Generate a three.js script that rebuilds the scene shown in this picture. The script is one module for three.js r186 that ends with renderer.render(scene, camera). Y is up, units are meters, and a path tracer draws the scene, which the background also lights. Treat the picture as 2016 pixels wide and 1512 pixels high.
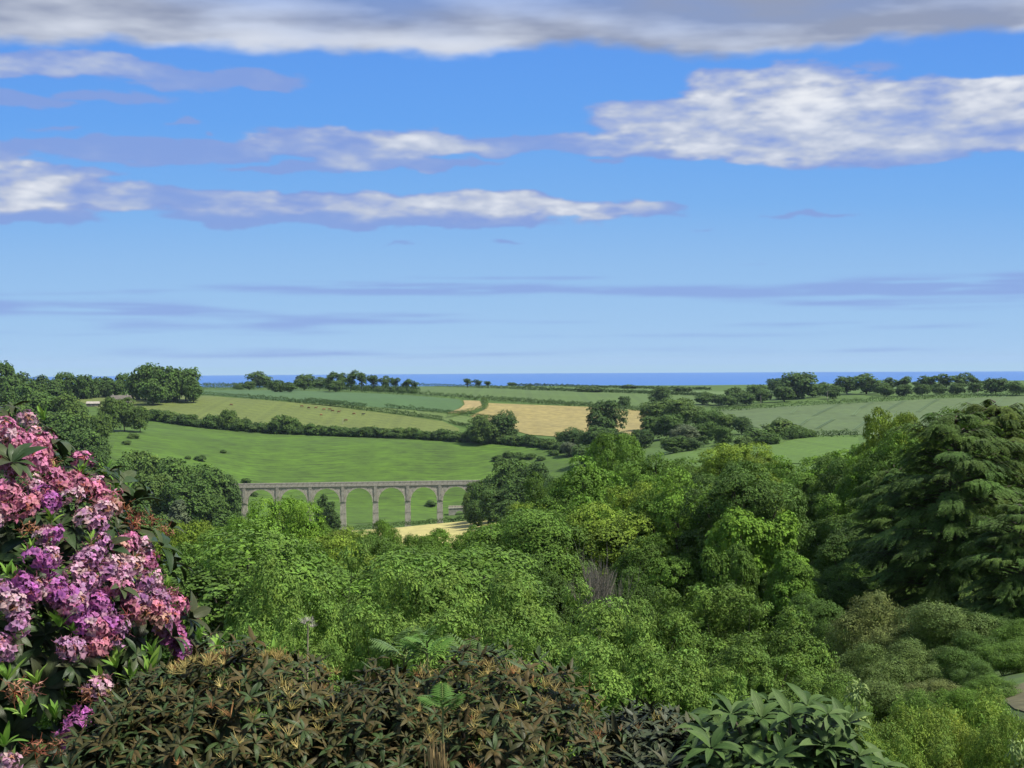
import * as THREE from 'three';
import { mergeGeometries } from 'three/addons/utils/BufferGeometryUtils.js';

// ───────────────────────── camera, sky, sun, exposure ─────────────────────────
const scene = new THREE.Scene();
const F = 2400, CX = 1008, CY = 756, EYE = 100, HORIZON = 720;       // lens in photograph pixels; eye 100 m above the sea
const camera = new THREE.PerspectiveCamera(2 * Math.atan(CY / F) * 180 / Math.PI, 4 / 3, 0.1, 40000);
camera.position.set(0, EYE, 0);
camera.rotation.set(-Math.atan((CY - HORIZON) / F), 0, 0);
camera.rotateZ(-0.0056);
camera.updateMatrixWorld(true);
const renderer = new THREE.WebGLRenderer();
renderer.toneMapping = THREE.LinearToneMapping;
renderer.toneMappingExposure = 1.6;
renderer.shadowMap.enabled = true;
const SUN_DIR = new THREE.Vector3(0.68, 1.0, 0.2).normalize();
const sun = new THREE.DirectionalLight(new THREE.Color(1.0, 0.955, 0.86), 4.6);
sun.name = 'sun';
sun.position.copy(SUN_DIR).multiplyScalar(900).add(new THREE.Vector3(0, 60, -500));
sun.target.position.set(0, 60, -500);
sun.castShadow = true; sun.shadow.radius = 14;
sun.shadow.mapSize.set(4096, 4096);
Object.assign(sun.shadow.camera, { left: -900, right: 900, top: 900, bottom: -900, near: 1, far: 3000 });
scene.add(sun, sun.target);
scene.fog = new THREE.FogExp2(new THREE.Color(0.62, 0.78, 1.0), 0.000024);

// ───────────────────────── random numbers and noise ─────────────────────────
function rng(seed) { let a = seed >>> 0; return () => { a = (a + 0x6d2b79f5) | 0; let t = Math.imul(a ^ (a >>> 15), 1 | a); t = (t + Math.imul(t ^ (t >>> 7), 61 | t)) ^ t; return ((t ^ (t >>> 14)) >>> 0) / 4294967296; }; }
const PERM = new Uint8Array(512); { const r = rng(77), p = [...Array(256).keys()]; for (let i = 255; i > 0; i--) { const j = Math.floor(r() * (i + 1)); [p[i], p[j]] = [p[j], p[i]]; } for (let i = 0; i < 512; i++) PERM[i] = p[i & 255]; }
const GX = new Float32Array(256), GY = new Float32Array(256); for (let i = 0; i < 256; i++) { GX[i] = Math.cos(i / 256 * 2 * Math.PI); GY[i] = Math.sin(i / 256 * 2 * Math.PI); }
const corner = (ix, iy, ax, ay) => { const h = PERM[PERM[ix] + iy]; return GX[h] * ax + GY[h] * ay; };
function noise(x, y, period = 256) {                                // gradient noise, about -1 to 1
  const fx = Math.floor(x), fy = Math.floor(y), dx = x - fx, dy = y - fy;
  let x0 = fx & 255, x1 = (fx + 1) & 255, y0 = fy & 255, y1 = (fy + 1) & 255;
  if (period < 256) { x0 = ((fx % period) + period) % period; x1 = (x0 + 1) % period; y0 = ((fy % period) + period) % period; y1 = (y0 + 1) % period; }
  const g = corner;
  const s = dx * dx * dx * (dx * (dx * 6 - 15) + 10), t = dy * dy * dy * (dy * (dy * 6 - 15) + 10);
  const a = g(x0, y0, dx, dy), b = g(x1, y0, dx - 1, dy), c = g(x0, y1, dx, dy - 1), d = g(x1, y1, dx - 1, dy - 1);
  return 1.45 * (a + (b - a) * s + (c - a + (a - b - c + d) * s) * t);
}
function fbm(x, y, octaves = 5, gain = 0.5, period = 256) { let s = 0, a = 1, n = 0; for (let i = 0; i < octaves; i++) { s += a * noise(x, y, period); n += a; a *= gain; x = x * 2; y = y * 2; period *= 2; } return s / n * 1.5; }
const clamp = THREE.MathUtils.clamp, lerp = THREE.MathUtils.lerp;
const step = (a, b, x) => { const t = clamp((x - a) / (b - a), 0, 1); return t * t * (3 - 2 * t); };
const toLinear = (c) => (c <= 0.04045 ? c / 12.92 : ((c + 0.055) / 1.055) ** 2.4);
const rgb255 = (r, g, b) => [toLinear(r / 255), toLinear(g / 255), toLinear(b / 255)];
const curve = (pts, x) => { if (x <= pts[0][0]) return pts[0][1]; for (let i = 1; i < pts.length; i++) if (x < pts[i][0]) return lerp(pts[i - 1][1], pts[i][1], step(pts[i - 1][0], pts[i][0], x)); return pts[pts.length - 1][1]; };

// ───────────────────────── the sky: blue air and banks of cloud all round ─────────────────────────
{
  const GAIN = renderer.toneMappingExposure, W = 4096, H = 3072, data = new Float32Array(W * H * 4);
  const air = [[0, rgb255(90, 150, 236)], [240, rgb255(104, 165, 239)], [400, rgb255(124, 178, 238)], [520, rgb255(146, 190, 237)], [640, rgb255(160, 199, 238)], [740, rgb255(172, 207, 240)]];
  const airAt = (v) => { for (let i = 1; i < air.length; i++) if (v < air[i][0]) { const t = step(air[i - 1][0], air[i][0], v); return [0, 1, 2].map((c) => lerp(air[i - 1][1][c], air[i][1][c], clamp((v - air[i - 1][0]) / (air[i][0] - air[i - 1][0]), 0, 1))); } return air[air.length - 1][1]; };
  const lavender = rgb255(134, 160, 220), grey = rgb255(190, 199, 220), white = rgb255(236, 239, 245), dusk = rgb255(147, 158, 184), pale = rgb255(206, 213, 228);
  // clouds that drift low over the sea: centre, half widths (photograph pixels), body, whiteness
  const puffs = [
    [90, 128, 190, 26, 1.0, .62], [230, 135, 120, 22, .85, .45], [430, 160, 170, 22, .75, .18], [510, 165, 40, 22, .8, .55], [190, 198, 150, 17, .75, .12], [20, 190, 60, 16, .7, .08],
    [100, 258, 75, 6, .7, .05], [370, 239, 36, 5, .65, .05], [415, 265, 11, 7, .75, 0],
    [150, 288, 210, 15, .85, .1], [330, 304, 220, 20, .9, .15], [600, 284, 130, 34, 1.05, .72], [690, 300, 110, 25, 1, .5], [790, 287, 130, 28, 1.05, .85], [930, 290, 110, 21, 1, .6], [1030, 286, 70, 16, .8, .15], [740, 325, 130, 14, .85, .5], [600, 335, 130, 9, .7, .08], [870, 322, 120, 9, .75, .08],
    [60, 385, 190, 46, 1.2, .98], [10, 360, 120, 40, 1.1, .9], [210, 385, 120, 24, .95, .5], [60, 432, 130, 12, .8, .12], [120, 340, 130, 8, .7, .2], [300, 395, 90, 12, .75, .15],
    [450, 402, 180, 24, .95, .55], [640, 398, 170, 22, 1.05, .9], [800, 415, 170, 26, 1.05, .75], [960, 415, 140, 30, 1.1, .9], [1010, 402, 90, 20, 1.1, 1], [1180, 415, 110, 24, 1.05, .95], [1290, 417, 90, 15, .85, .18], [560, 432, 240, 14, .85, .12], [850, 440, 270, 12, .8, .15],
    [1500, 172, 120, 40, 1.15, .98], [1560, 200, 150, 60, 1.3, 1], [1300, 228, 130, 26, 1.1, .8], [1420, 245, 190, 44, 1.25, .85], [1230, 278, 130, 24, 1.1, .85], [1180, 285, 80, 14, .8, .3], [1480, 285, 260, 36, 1.2, .85], [1690, 290, 190, 46, 1.25, .85], [1700, 240, 150, 50, 1.15, .6], [1790, 190, 100, 32, 1.15, .98], [1880, 215, 150, 55, 1.3, .95], [2010, 220, 130, 60, 1.3, .95], [2000, 265, 160, 34, 1.1, .8], [2190, 240, 150, 50, 1.2, .8], [1850, 272, 170, 34, 1.1, .7], [1800, 308, 90, 16, .7, .1], [1640, 140, 120, 22, .6, .12], [1090, 295, 70, 10, .65, .05], [1190, 315, 50, 7, .6, .02],
    [1605, 423, 95, 5, .75, .02], [1005, 479, 42, 4, .62, 0], [800, 479, 30, 3, .55, 0], [1375, 457, 30, 3, .5, 0], [1850, 535, 40, 3, .5, 0], [-110, 300, 170, 30, .9, .5], [2180, 430, 120, 20, .9, .6],
  ];
  const streaks = [[760, 568, 360, 12, .75], [1100, 572, 380, 9, .55], [1500, 574, 330, 12, .7], [1860, 562, 260, 20, .85], [2150, 560, 200, 22, .8], [1750, 600, 320, 11, .5], [120, 605, 320, 17, .55], [560, 622, 360, 12, .5], [300, 655, 430, 8, .4], [900, 634, 300, 6, .3], [1200, 690, 600, 12, .25], [200, 690, 500, 10, .3], [-150, 600, 160, 20, .5], [420, 640, 300, 7, .45], [1000, 548, 260, 5, .35], [1350, 660, 420, 9, .35], [1700, 640, 300, 8, .4], [150, 575, 260, 6, .4], [620, 700, 400, 7, .35], [1620, 520, 260, 4, .35], [1900, 690, 300, 8, .35]];
  const edge = [[-250, 82], [0, 84], [200, 84], [340, 98], [640, 104], [800, 104], [930, 108], [1000, 96], [1160, 94], [1330, 104], [1500, 108], [1640, 94], [1720, 78], [1850, 70], [2016, 64], [2264, 70]];
  const PER = 2 * Math.PI * F / 6;
  const col = [0, 0, 0];
  for (let row = 0; row < H; row++) {
    const el = ((row + 0.5) / H - 0.5) * Math.PI;
    if (el < -0.01) { const c = air[air.length - 1][1]; for (let x = 0; x < W; x++) { const o = (row * W + x) * 4; for (let k = 0; k < 3; k++) data[o + k] = c[k] / GAIN; data[o + 3] = 1; } continue; }
    const e = Math.max(el, 0), v0 = HORIZON - F * Math.tan(Math.min(e, 1.3));
    for (let x = 0; x < W; x++) {
      if ((e > 0.33 || Math.abs(x + 0.5 - W * 0.25) > 560) && (x % 4 || row % 4)) { const o = (row * W + x) * 4, q = ((row - row % 4) * W + x - x % 4) * 4; for (let k = 0; k < 4; k++) data[o + k] = data[q + k]; continue; }   // high overhead a coarser sky will do
      const az = ((x + 0.5) / W - 0.5) * 2 * Math.PI, dx = Math.cos(az), dz = Math.sin(az);   // direction of this column
      let a = Math.atan2(dx, -dz);                                                             // 0 looks out to sea
      const U = a * F;
      let u = U + PER / 2; const k = Math.floor(u / PER); u = u - k * PER; if (((k % 2) + 2) % 2) u = PER - u;
      const inA = (u - PER / 2) / F, px = CX + F * Math.tan(inA), py = HORIZON - F * Math.tan(Math.min(e, 1.3)) / Math.cos(inA) + (px - CX) * -0.0056;
      const base = airAt(Math.max(py, 0));
      col[0] = base[0]; col[1] = base[1]; col[2] = base[2];
      const nu = U / 1000, nv = v0;
      if (py > -160) {
        // streaks low over the horizon
        let s = 0; if (py > 520) for (const [cx, cy, rx, ry, st] of streaks) { const p = (px - cx) / rx, q = (py - cy) / ry; if (p * p < 4 && q * q < 9) s += st * Math.exp(-p * p * p * p - q * q); }
        if (s > 0.01) { const n = fbm(U / 260, nv / 11, 4); s = step(0.1, 0.8, s * (0.95 + 1.1 * n)) * 0.72; for (let c = 0; c < 3; c++) col[c] = lerp(col[c], lavender[c] * 1.04, s); }
        if (py > 90 && py < 500) {
          const w1 = fbm(U / 210 + 3, nv / 75, 4), w2 = fbm(U / 120 + 40, nv / 45 + 9, 4), wx = px + 46 * w1, wy = py + 15 * w2;
          let d = 0, w = 0;
          for (const [cx, cy, rx, ry, st, wh] of puffs) { const p = (wx - cx) / rx, q = (wy - cy) / ry, m = p * p + q * q * (q > 0 ? 1.5 : 1.12); if (m < 4) { const g = st * Math.exp(-m * m * 0.8); d += g; w += g * wh; } }
          if (d > 0.02) {
            w = clamp(w / Math.max(d, 0.35), 0, 1);
            const n = fbm(U / 140 + 11, nv / 27 + 5, 6, 0.6), fine = fbm(U / 40 + 2, nv / 12, 5, .62), D = Math.min(d, 1.2) + 0.66 * n * Math.min(1, d * 1.4) + 0.2 * fine * Math.min(1, d * 1.6) - 0.04;
            const alpha = step(0.14, 0.52, D) * (0.8 + 0.2 * w);
            const lit = fbm(U / 170 + 70, nv / 52 + 31, 6, .55) + 0.3 * fbm(U / 60 + 7, (nv + 5) / 20 + 3, 5, .58);
            const bright = step(0.05, 1.25, w * (0.16 + 0.56 * Math.min(D, 1.1)) + 0.52 * lit * (0.3 + w) + 0.12 * fine * w - 0.02);
            for (let c = 0; c < 3; c++) { const q = bright < 0.5 ? lerp(lavender[c], grey[c], bright * 2) : lerp(grey[c], white[c], bright * 2 - 1); col[c] = lerp(col[c], q, alpha); }
          }
        }
      }
      // the wide bank overhead
      const n1 = fbm(U / 260 + 5, nv / 110 + 2, 5), eg = curve(edge, px) + 16 * n1 + 7 * fbm(U / 60, nv / 30, 3);
      let cover = step(eg + 12, eg - 16, py);
      if (cover > 0) {
        const h = Math.max(e, 0.2), sx = dx * Math.cos(e) / Math.sin(h), sz = dz * Math.cos(e) / Math.sin(h);   // on a flat layer of cloud
        const big = fbm(sx * 0.55 + 9, sz * 0.8 + 4, 5), small = fbm(sx * 1.7 + 1, sz * 2.6 + 8, 5, .55);
        const breaks = step(0.22, 0.36, e) * step(0.12, 0.55, fbm(sx * 0.5 + 30, sz * 0.5 + 60, 4) + .2 * small);
        cover *= 1 - 0.85 * breaks;
        const mid = step(950, 1150, px) * step(1800, 1600, px), rim = step(80, 8, eg - py);
        const lum = clamp(0.24 + 0.5 * small + 0.3 * big + 0.2 * n1 + 0.12 * rim - 0.3 * mid * (1 - .4 * rim), 0, 1);
        for (let c = 0; c < 3; c++) { const q = lum < 0.5 ? lerp(dusk[c], pale[c], lum * 2) : lerp(pale[c], white[c], (lum * 2 - 1) * .75); col[c] = lerp(col[c], q, cover); }
      }
      const o = (row * W + x) * 4; data[o] = col[0] / GAIN; data[o + 1] = col[1] / GAIN; data[o + 2] = col[2] / GAIN; data[o + 3] = 1;
    }
  }
  const t = new THREE.DataTexture(data, W, H, THREE.RGBAFormat, THREE.FloatType);
  t.mapping = THREE.EquirectangularReflectionMapping; t.magFilter = THREE.LinearFilter; t.minFilter = THREE.LinearFilter; t.needsUpdate = true;
  scene.background = t; scene.environment = t;
}

// ───────────────────────── names, labels ─────────────────────────
const taken = new Map();
function numbered(name) { const n = taken.get(name) ?? 0; taken.set(name, n + 1); return n ? name + '_' + String(n).padStart(3, '0') : name; }
function tag(o, label, category, group, kind) { o.userData = { label, category }; if (group) o.userData.group = group; if (kind) o.userData.kind = kind; return o; }
const shade = (o) => { o.castShadow = true; o.receiveShadow = true; return o; };
function part(name, geo, mat, parent, stuff) { const m = shade(new THREE.Mesh(geo, mat)); m.name = name; if (stuff) m.userData.kind = 'stuff'; parent.add(m); return m; }
function thing(name, label, category, pos, group, turn = 0) { const g = new THREE.Group(); g.name = numbered(name); g.position.copy(pos); g.rotation.y = turn; tag(g, label, category, group); scene.add(g); return g; }
function structure(name, geo, mat, label, category) { const m = shade(new THREE.Mesh(geo, mat)); m.name = numbered(name); tag(m, label, category, null, 'structure'); scene.add(m); return m; }
const V = (x, y, z) => new THREE.Vector3(x, y, z);

// a point in the world, from where it shows in the picture and how deep it lies
const P = (px, py, depth) => camera.localToWorld(V((px - CX) / F * depth, (CY - py) / F * depth, -depth));

// ───────────────────────── the land ─────────────────────────
const COLS = [0, 250, 500, 750, 950, 1150, 1300, 1500, 1750, 2016];
const LAND = [   // depth, then metres below the eye along each column
  [2, 2.3, 2.3, 2.3, 2.3, 2.3, 2.3, 2.3, 2.3, 2.3, 2.3], [6, 2.6, 2.6, 2.8, 2.8, 2.8, 2.8, 2.8, 2.8, 2.8, 2.8], [12, 5, 5, 5, 5, 5, 5, 5, 5, 5, 4.6],
  [30, 11, 11, 11, 11, 11, 11, 11, 10.5, 9.5, 8.2], [60, 18, 18, 18.5, 19, 19, 19, 18, 17, 15.2, 14], [100, 25, 25.5, 26, 26, 26, 25, 24, 21.5, 19, 18],
  [150, 33, 33, 33, 33, 32.5, 29, 27, 26, 23, 22], [220, 42, 42, 42, 42, 40, 35, 32, 30, 28, 27], [300, 52, 52, 52, 51, 49, 42, 38, 35, 33, 32],
  [400, 64, 63, 63, 62, 60, 52, 45, 41, 38, 36], [500, 73, 73, 72, 71, 70.5, 59, 48, 44, 40, 38], [600, 80, 80, 82, 81, 78, 66, 50, 46, 42, 40],
  [650, 75, 80.5, 88.5, 86, 81.5, 70, 51.5, 46.5, 42.6, 40.6], [690, 70, 78, 92.5, 93, 91, 74, 52, 47, 43.2, 41.2], [720, 66, 74, 92, 94, 93, 76, 53, 47, 44, 42], [780, 60, 66, 87, 92, 91.5, 74, 54, 47, 44, 42],
  [850, 52, 58, 76, 80, 80, 68, 54, 46, 44, 42], [950, 46, 48, 58, 59, 61, 58, 53, 46, 43, 41], [1000, 43, 46, 53, 55, 57, 55.5, 53, 46, 43, 41],
  [1100, 36, 38, 42, 45, 48, 51, 52, 45, 41, 39], [1250, 28, 29, 29, 31, 35, 40, 45, 42, 37, 34], [1500, 26, 27, 27, 28, 29, 32, 35, 38, 35, 32],
  [1900, 26, 27, 29, 30, 31, 32, 33.5, 34, 33, 32], [2300, 48, 48, 50, 52, 54, 56, 58, 58, 56, 54], [2900, 108, 108, 108, 108, 108, 108, 108, 108, 108, 108]];
const LOGD = LAND.map((r) => Math.log(r[0]));
function slopes(xs, ys) { const n = xs.length, d = [], m = []; for (let i = 0; i < n - 1; i++) d.push((ys[i + 1] - ys[i]) / (xs[i + 1] - xs[i])); m[0] = d[0]; m[n - 1] = d[n - 2]; for (let i = 1; i < n - 1; i++) m[i] = d[i - 1] * d[i] <= 0 ? 0 : 2 / (1 / d[i - 1] + 1 / d[i]); return m; }
const COLSLOPES = COLS.map((_, c) => slopes(LOGD, LAND.map((r) => r[c + 1])));
function downAt(c, ld) {
  let i = 0; while (i < LOGD.length - 2 && ld > LOGD[i + 1]) i++;
  const h = LOGD[i + 1] - LOGD[i], t = clamp((ld - LOGD[i]) / h, 0, 1), t2 = t * t, t3 = t2 * t, m = COLSLOPES[c];
  return (2 * t3 - 3 * t2 + 1) * LAND[i][c + 1] + (t3 - 2 * t2 + t) * h * m[i] + (-2 * t3 + 3 * t2) * LAND[i + 1][c + 1] + (t3 - t2) * h * m[i + 1];
}
const tmpV = V(0, 0, 0);
function groundY(x, z) {
  const r = Math.hypot(x, z), d = Math.max(-z, 0.6 * r, 0.5), px = clamp(CX + F * x / d, 0, 2016), ld = Math.log(clamp(d, 2, 2900));
  let c = 0; while (c < COLS.length - 2 && px > COLS[c + 1]) c++;
  const t = clamp((px - COLS[c]) / (COLS[c + 1] - COLS[c]), 0, 1), v = [-1, 0, 1, 2].map((k) => downAt(clamp(c + k, 0, COLS.length - 1), ld));
  const down = v[1] + 0.5 * t * (v[2] - v[0] + t * (2 * v[0] - 5 * v[1] + 4 * v[2] - v[3] + t * (3 * (v[1] - v[2]) + v[3] - v[0])));
  const tilt = 0.0056 * (px - CX) / F * d;                                // the far land lies level with a slightly tilted horizon
  const rough = d > 25 ? step(25, 200, d) * step(2300, 1200, d) * (0.15 + 0.3 * step(740, 900, d)) * noise(x / 60 + 7, z / 60 + 3) : 0.05 * noise(x, z);
  return EYE - down + (r > 2 ? tilt * step(2600, 2000, d) : 0) + rough;
}
function onGround(px, py, dmin = 450, dmax = 2600) {                     // where the line of sight meets the land
  let d0 = dmin, near = 1e9, at = dmin;
  for (let d = dmin; d < dmax; d *= 1.004) { const p = P(px, py, d), gap = p.y - groundY(p.x, p.z); if (gap < near) { near = gap; at = d; } if (gap <= 0) { let a = d0, b = d; for (let i = 0; i < 18; i++) { const m = (a + b) / 2, q = P(px, py, m); if (q.y <= groundY(q.x, q.z)) b = m; else a = m; } const q = P(px, py, b); q.y = groundY(q.x, q.z); return q; } d0 = d; }
  const q = P(px, py, at); q.y = groundY(q.x, q.z); return q;
}

// fine textures: grain of grass, corn, stone, bark
function grain(size, f, seedShift = 0) {
  const data = new Uint8Array(size * size * 4);
  for (let y = 0; y < size; y++) for (let x = 0; x < size; x++) { const v = clamp(f(x / size, y / size, x, y), 0, 1.6), o = (y * size + x) * 4; data[o] = data[o + 1] = data[o + 2] = clamp(v * 160, 0, 255); data[o + 3] = 255; }
  const t = new THREE.DataTexture(data, size, size); t.wrapS = t.wrapT = THREE.RepeatWrapping; t.magFilter = THREE.LinearFilter; t.needsUpdate = true; return t;
}
const repeatOf = (t, x, y) => { const c = t.clone(); c.repeat.set(x, y); c.needsUpdate = true; return c; };
const grassGrain = grain(512, (u, v) => 1 + 0.62 * fbm(u * 8, v * 16, 5, .6, 8) + 0.15 * fbm(u * 32, v * 64, 3, .6, 32));
const cornGrain = grain(512, (u, v) => 1 + 0.34 * fbm(u * 6, v * 6, 5, .6, 6) + 0.14 * fbm(u * 64, v * 64, 2, .6, 64));
const rowGrain = grain(512, (u, v) => 1 + 0.2 * Math.sin(v * 2 * Math.PI * 12 + 1.2 * fbm(u * 3, v * 3, 3, .5, 3)) + 0.2 * fbm(u * 7, v * 14, 5, .6, 7));
const stoneGrain = grain(512, (u, v) => 0.98 + 0.34 * fbm(u * 5, v * 5, 5, .6, 5) + 0.16 * fbm(u * 24, v * 48, 3, .6, 24) - 0.4 * step(0.1, 0.6, fbm(u * 9 + 3, v * 3 + 1, 4, .6, 3)));
const barkGrain = grain(256, (u, v) => 0.95 + 0.45 * fbm(u * 16, v * 4, 4, .6, 4));

const mat = (r, g, b, extra = {}) => new THREE.MeshStandardMaterial({ color: new THREE.Color().setRGB(r, g, b), roughness: 0.95, ...extra });

{ // one sheet of land, finer where it is looked at
  const az = []; for (let a = -180; a < -40; a += 4) az.push(a); for (let a = -40; a < -26; a += 1) az.push(a); for (let a = -26; a <= 26; a += 0.16) az.push(a); for (let a = 27; a <= 40; a++) az.push(a); for (let a = 44; a <= 180; a += 4) az.push(a);
  const rs = [0.3]; for (let r = 1.5; r < 3250; r *= r < 20 ? 1.06 : r < 80 ? 1.018 : r < 400 ? 1.035 : 1.018) rs.push(r);
  const pos = [], uv = [], colr = [], idx = [], n = az.length;
  rs.forEach((r) => az.forEach((a) => { const x = Math.sin(a * Math.PI / 180) * r, z = -Math.cos(a * Math.PI / 180) * r; pos.push(x, groundY(x, z), z); uv.push(x, z); const w = 1 + 0.22 * fbm(x / 90, z / 60, 4); colr.push(w, w, w * 0.95); }));
  for (let j = 0; j < rs.length - 1; j++) for (let i = 0; i < n - 1; i++) { const a = j * n + i, b = a + 1, c = a + n, d = c + 1; idx.push(a, b, c, b, d, c); }
  const g = new THREE.BufferGeometry(); g.setAttribute('position', new THREE.Float32BufferAttribute(pos, 3)); g.setAttribute('uv', new THREE.Float32BufferAttribute(uv, 2)); g.setAttribute('color', new THREE.Float32BufferAttribute(colr, 3)); g.setIndex(idx); g.computeVertexNormals();
  structure('ground', g, mat(0.072, 0.148, 0.006, { map: repeatOf(grassGrain, 1 / 130, 1 / 60), vertexColors: true }), 'rolling green land of the valley under fields and woods', 'ground');
  // the sea
  const s = new THREE.RingGeometry(1800, 15500, 180, 24); s.rotateX(-Math.PI / 2);
  const su = s.attributes.position, uvs = new Float32Array(su.count * 2); for (let i = 0; i < su.count; i++) { uvs[2 * i] = su.getX(i); uvs[2 * i + 1] = su.getZ(i); } s.setAttribute('uv', new THREE.BufferAttribute(uvs, 2));
  const waves = grain(512, (u, v) => 1 + 0.22 * fbm(u * 3, v * 8, 5, .55, 1));
  structure('sea', s, mat(0.035, 0.185, 0.56, { map: repeatOf(waves, 1 / 9000, 1 / 5000), roughness: 0.9 }), 'flat blue sea reaching to the horizon', 'sea');
}

// a field lies on the land as a sheet of its own
function drape(points, lift, edgeMax, turn = 0, tint = 0.12) {
  const shape = points.map((p) => new THREE.Vector2(p.x, p.z)), tris = THREE.ShapeUtils.triangulateShape(THREE.ShapeUtils.isClockWise(shape) ? shape.reverse() : shape, []);
  let list = tris.map((t) => t.map((i) => [shape[i].x, shape[i].y]));
  for (let pass = 0; pass < 14; pass++) {
    const next = []; let split = false;
    for (const t of list) {
      const L = [0, 1, 2].map((i) => Math.hypot(t[i][0] - t[(i + 1) % 3][0], t[i][1] - t[(i + 1) % 3][1])), k = L.indexOf(Math.max(...L));
      if (L[k] > edgeMax) { split = true; const a = t[k], b = t[(k + 1) % 3], c = t[(k + 2) % 3], m = [(a[0] + b[0]) / 2, (a[1] + b[1]) / 2]; next.push([a, m, c], [m, b, c]); } else next.push(t);
    }
    list = next; if (!split) break;
  }
  const pos = [], uv = [], col = [], ct = Math.cos(turn), st = Math.sin(turn);
  for (const t of list) for (const [x, z] of [t[0], t[2], t[1]]) { pos.push(x, groundY(x, z) + lift, z); uv.push(x * ct - z * st, x * st + z * ct); const w = 1 + tint * fbm(x / 40, z / 40, 4); col.push(w, w, w); }
  const g = new THREE.BufferGeometry(); g.setAttribute('position', new THREE.Float32BufferAttribute(pos, 3)); g.setAttribute('uv', new THREE.Float32BufferAttribute(uv, 2)); g.setAttribute('color', new THREE.Float32BufferAttribute(col, 3)); g.computeVertexNormals(); return g;
}
const ring = (list, dmin, dmax) => { const out = []; list.forEach(([x, y], i) => { const [x2, y2] = list[(i + 1) % list.length], n = Math.max(1, Math.round(Math.hypot(x2 - x, (y2 - y) * 3) / 60)); for (let k = 0; k < n; k++) out.push(onGround(lerp(x, x2, k / n), lerp(y, y2, k / n), dmin, dmax)); }); return out; };
function field(name, label, list, m, { dmin = 480, dmax = 2500, lift = 0.5, edge = 14, turn = 0, tint = 0.12 } = {}) { return structure(name, drape(ring(list, dmin, dmax), 0.12 + lift * 0.25, edge * 0.6, turn, tint), m, label, 'field'); }
const fieldMat = (r, g, b, t, sx, sy) => mat(r, g, b, { map: repeatOf(t, 1 / sx, 1 / sy), vertexColors: true });
field('hillside_pasture', 'steep bright green pasture rising behind the stone viaduct', [[215, 900], [240, 838], [450, 856], [640, 862], [900, 872], [1060, 878], [1120, 905], [1120, 1000], [960, 1016], [860, 1026], [700, 1030], [520, 1020], [330, 960]], fieldMat(0.072, 0.152, 0.004, grassGrain, 130, 60), { dmin: 690, turn: 0.1, tint: .28, lift: .25 });
field('cattle_pasture', 'yellowish green pasture with cattle above the hedgerow', [[150, 790], [170, 777], [395, 779], [560, 791], [700, 806], [870, 829], [905, 845], [900, 863], [640, 851], [450, 844], [250, 822]], fieldMat(0.145, 0.19, 0.03, grassGrain, 60, 30), { dmin: 820, lift: .7 });
field('young_corn_field', 'blue-green striped crop field above the cattle pasture', [[395, 776], [400, 769], [560, 769], [720, 774], [840, 781], [905, 787], [912, 797], [890, 812], [800, 806], [700, 800], [560, 789]], fieldMat(0.068, 0.15, 0.036, rowGrain, 60, 40), { dmin: 1000, turn: 0.25, lift: .7 });
field('narrow_grass_strip', 'narrow pale green strip between two dark hedges', [[560, 791], [720, 801], [860, 812], [960, 826], [985, 836], [900, 836], [870, 826], [700, 804]], fieldMat(0.12, 0.19, 0.035, grassGrain, 50, 30), { dmin: 1000, lift: 1.0 });
field('ripe_corn_patch', 'small tan patch of ripe corn curling round the green crop', [[912, 789], [945, 790], [950, 803], [905, 815], [880, 814], [905, 805], [915, 797]], fieldMat(0.38, 0.3, 0.115, cornGrain, 40, 40), { dmin: 1000, lift: 1.2, edge: 10 });
field('ripe_corn_field', 'broad golden corn field behind the lone dark tree', [[962, 794], [1060, 798], [1170, 802], [1280, 810], [1290, 830], [1240, 860], [1120, 862], [1040, 856], [960, 830], [925, 820], [955, 806]], fieldMat(0.34, 0.28, 0.09, cornGrain, 50, 50), { dmin: 900, lift: 1.0 });
field('upper_meadow', 'long green meadow strip between the upper hedges', [[820, 775], [830, 762], [1000, 766], [1270, 775], [1440, 782], [1400, 800], [1280, 808], [1170, 800], [1010, 789]], fieldMat(0.09, 0.16, 0.024, grassGrain, 60, 30), { dmin: 1050, lift: .8 });
field('clifftop_meadow', 'pale green meadow on the far brow before the sea', [[860, 760], [1000, 762], [1280, 768], [1450, 772], [1440, 780], [1270, 773], [1000, 764], [830, 759]], fieldMat(0.12, 0.2, 0.045, grassGrain, 60, 30), { dmin: 1250, lift: .8 });
const tramField = field('tramlined_crop_field', 'grey-green crop field with curved tractor tramlines', [[1412, 808], [1500, 803], [1640, 796], [1830, 786], [2040, 780], [2120, 800], [2100, 880], [1900, 870], [1690, 856], [1570, 858], [1500, 846], [1440, 830]], fieldMat(0.1, 0.16, 0.042, cornGrain, 50, 50), { dmin: 720, lift: .7 });
field('lower_meadow', 'bright green meadow below the short dark hedge', [[1500, 898], [1530, 876], [1575, 862], [1690, 860], [1690, 900], [1600, 915], [1540, 912]], fieldMat(0.095, 0.19, 0.01, grassGrain, 50, 30), { dmin: 500, lift: .7 });
field('rolling_meadow', 'smooth bright green meadow curving up beside dark thicket', [[1240, 872], [1300, 884], [1370, 888], [1440, 866], [1500, 842], [1560, 850], [1540, 872], [1480, 905], [1400, 925], [1280, 925], [1240, 905]], fieldMat(0.092, 0.18, 0.012, grassGrain, 50, 30), { dmin: 480, lift: .6 });
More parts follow.
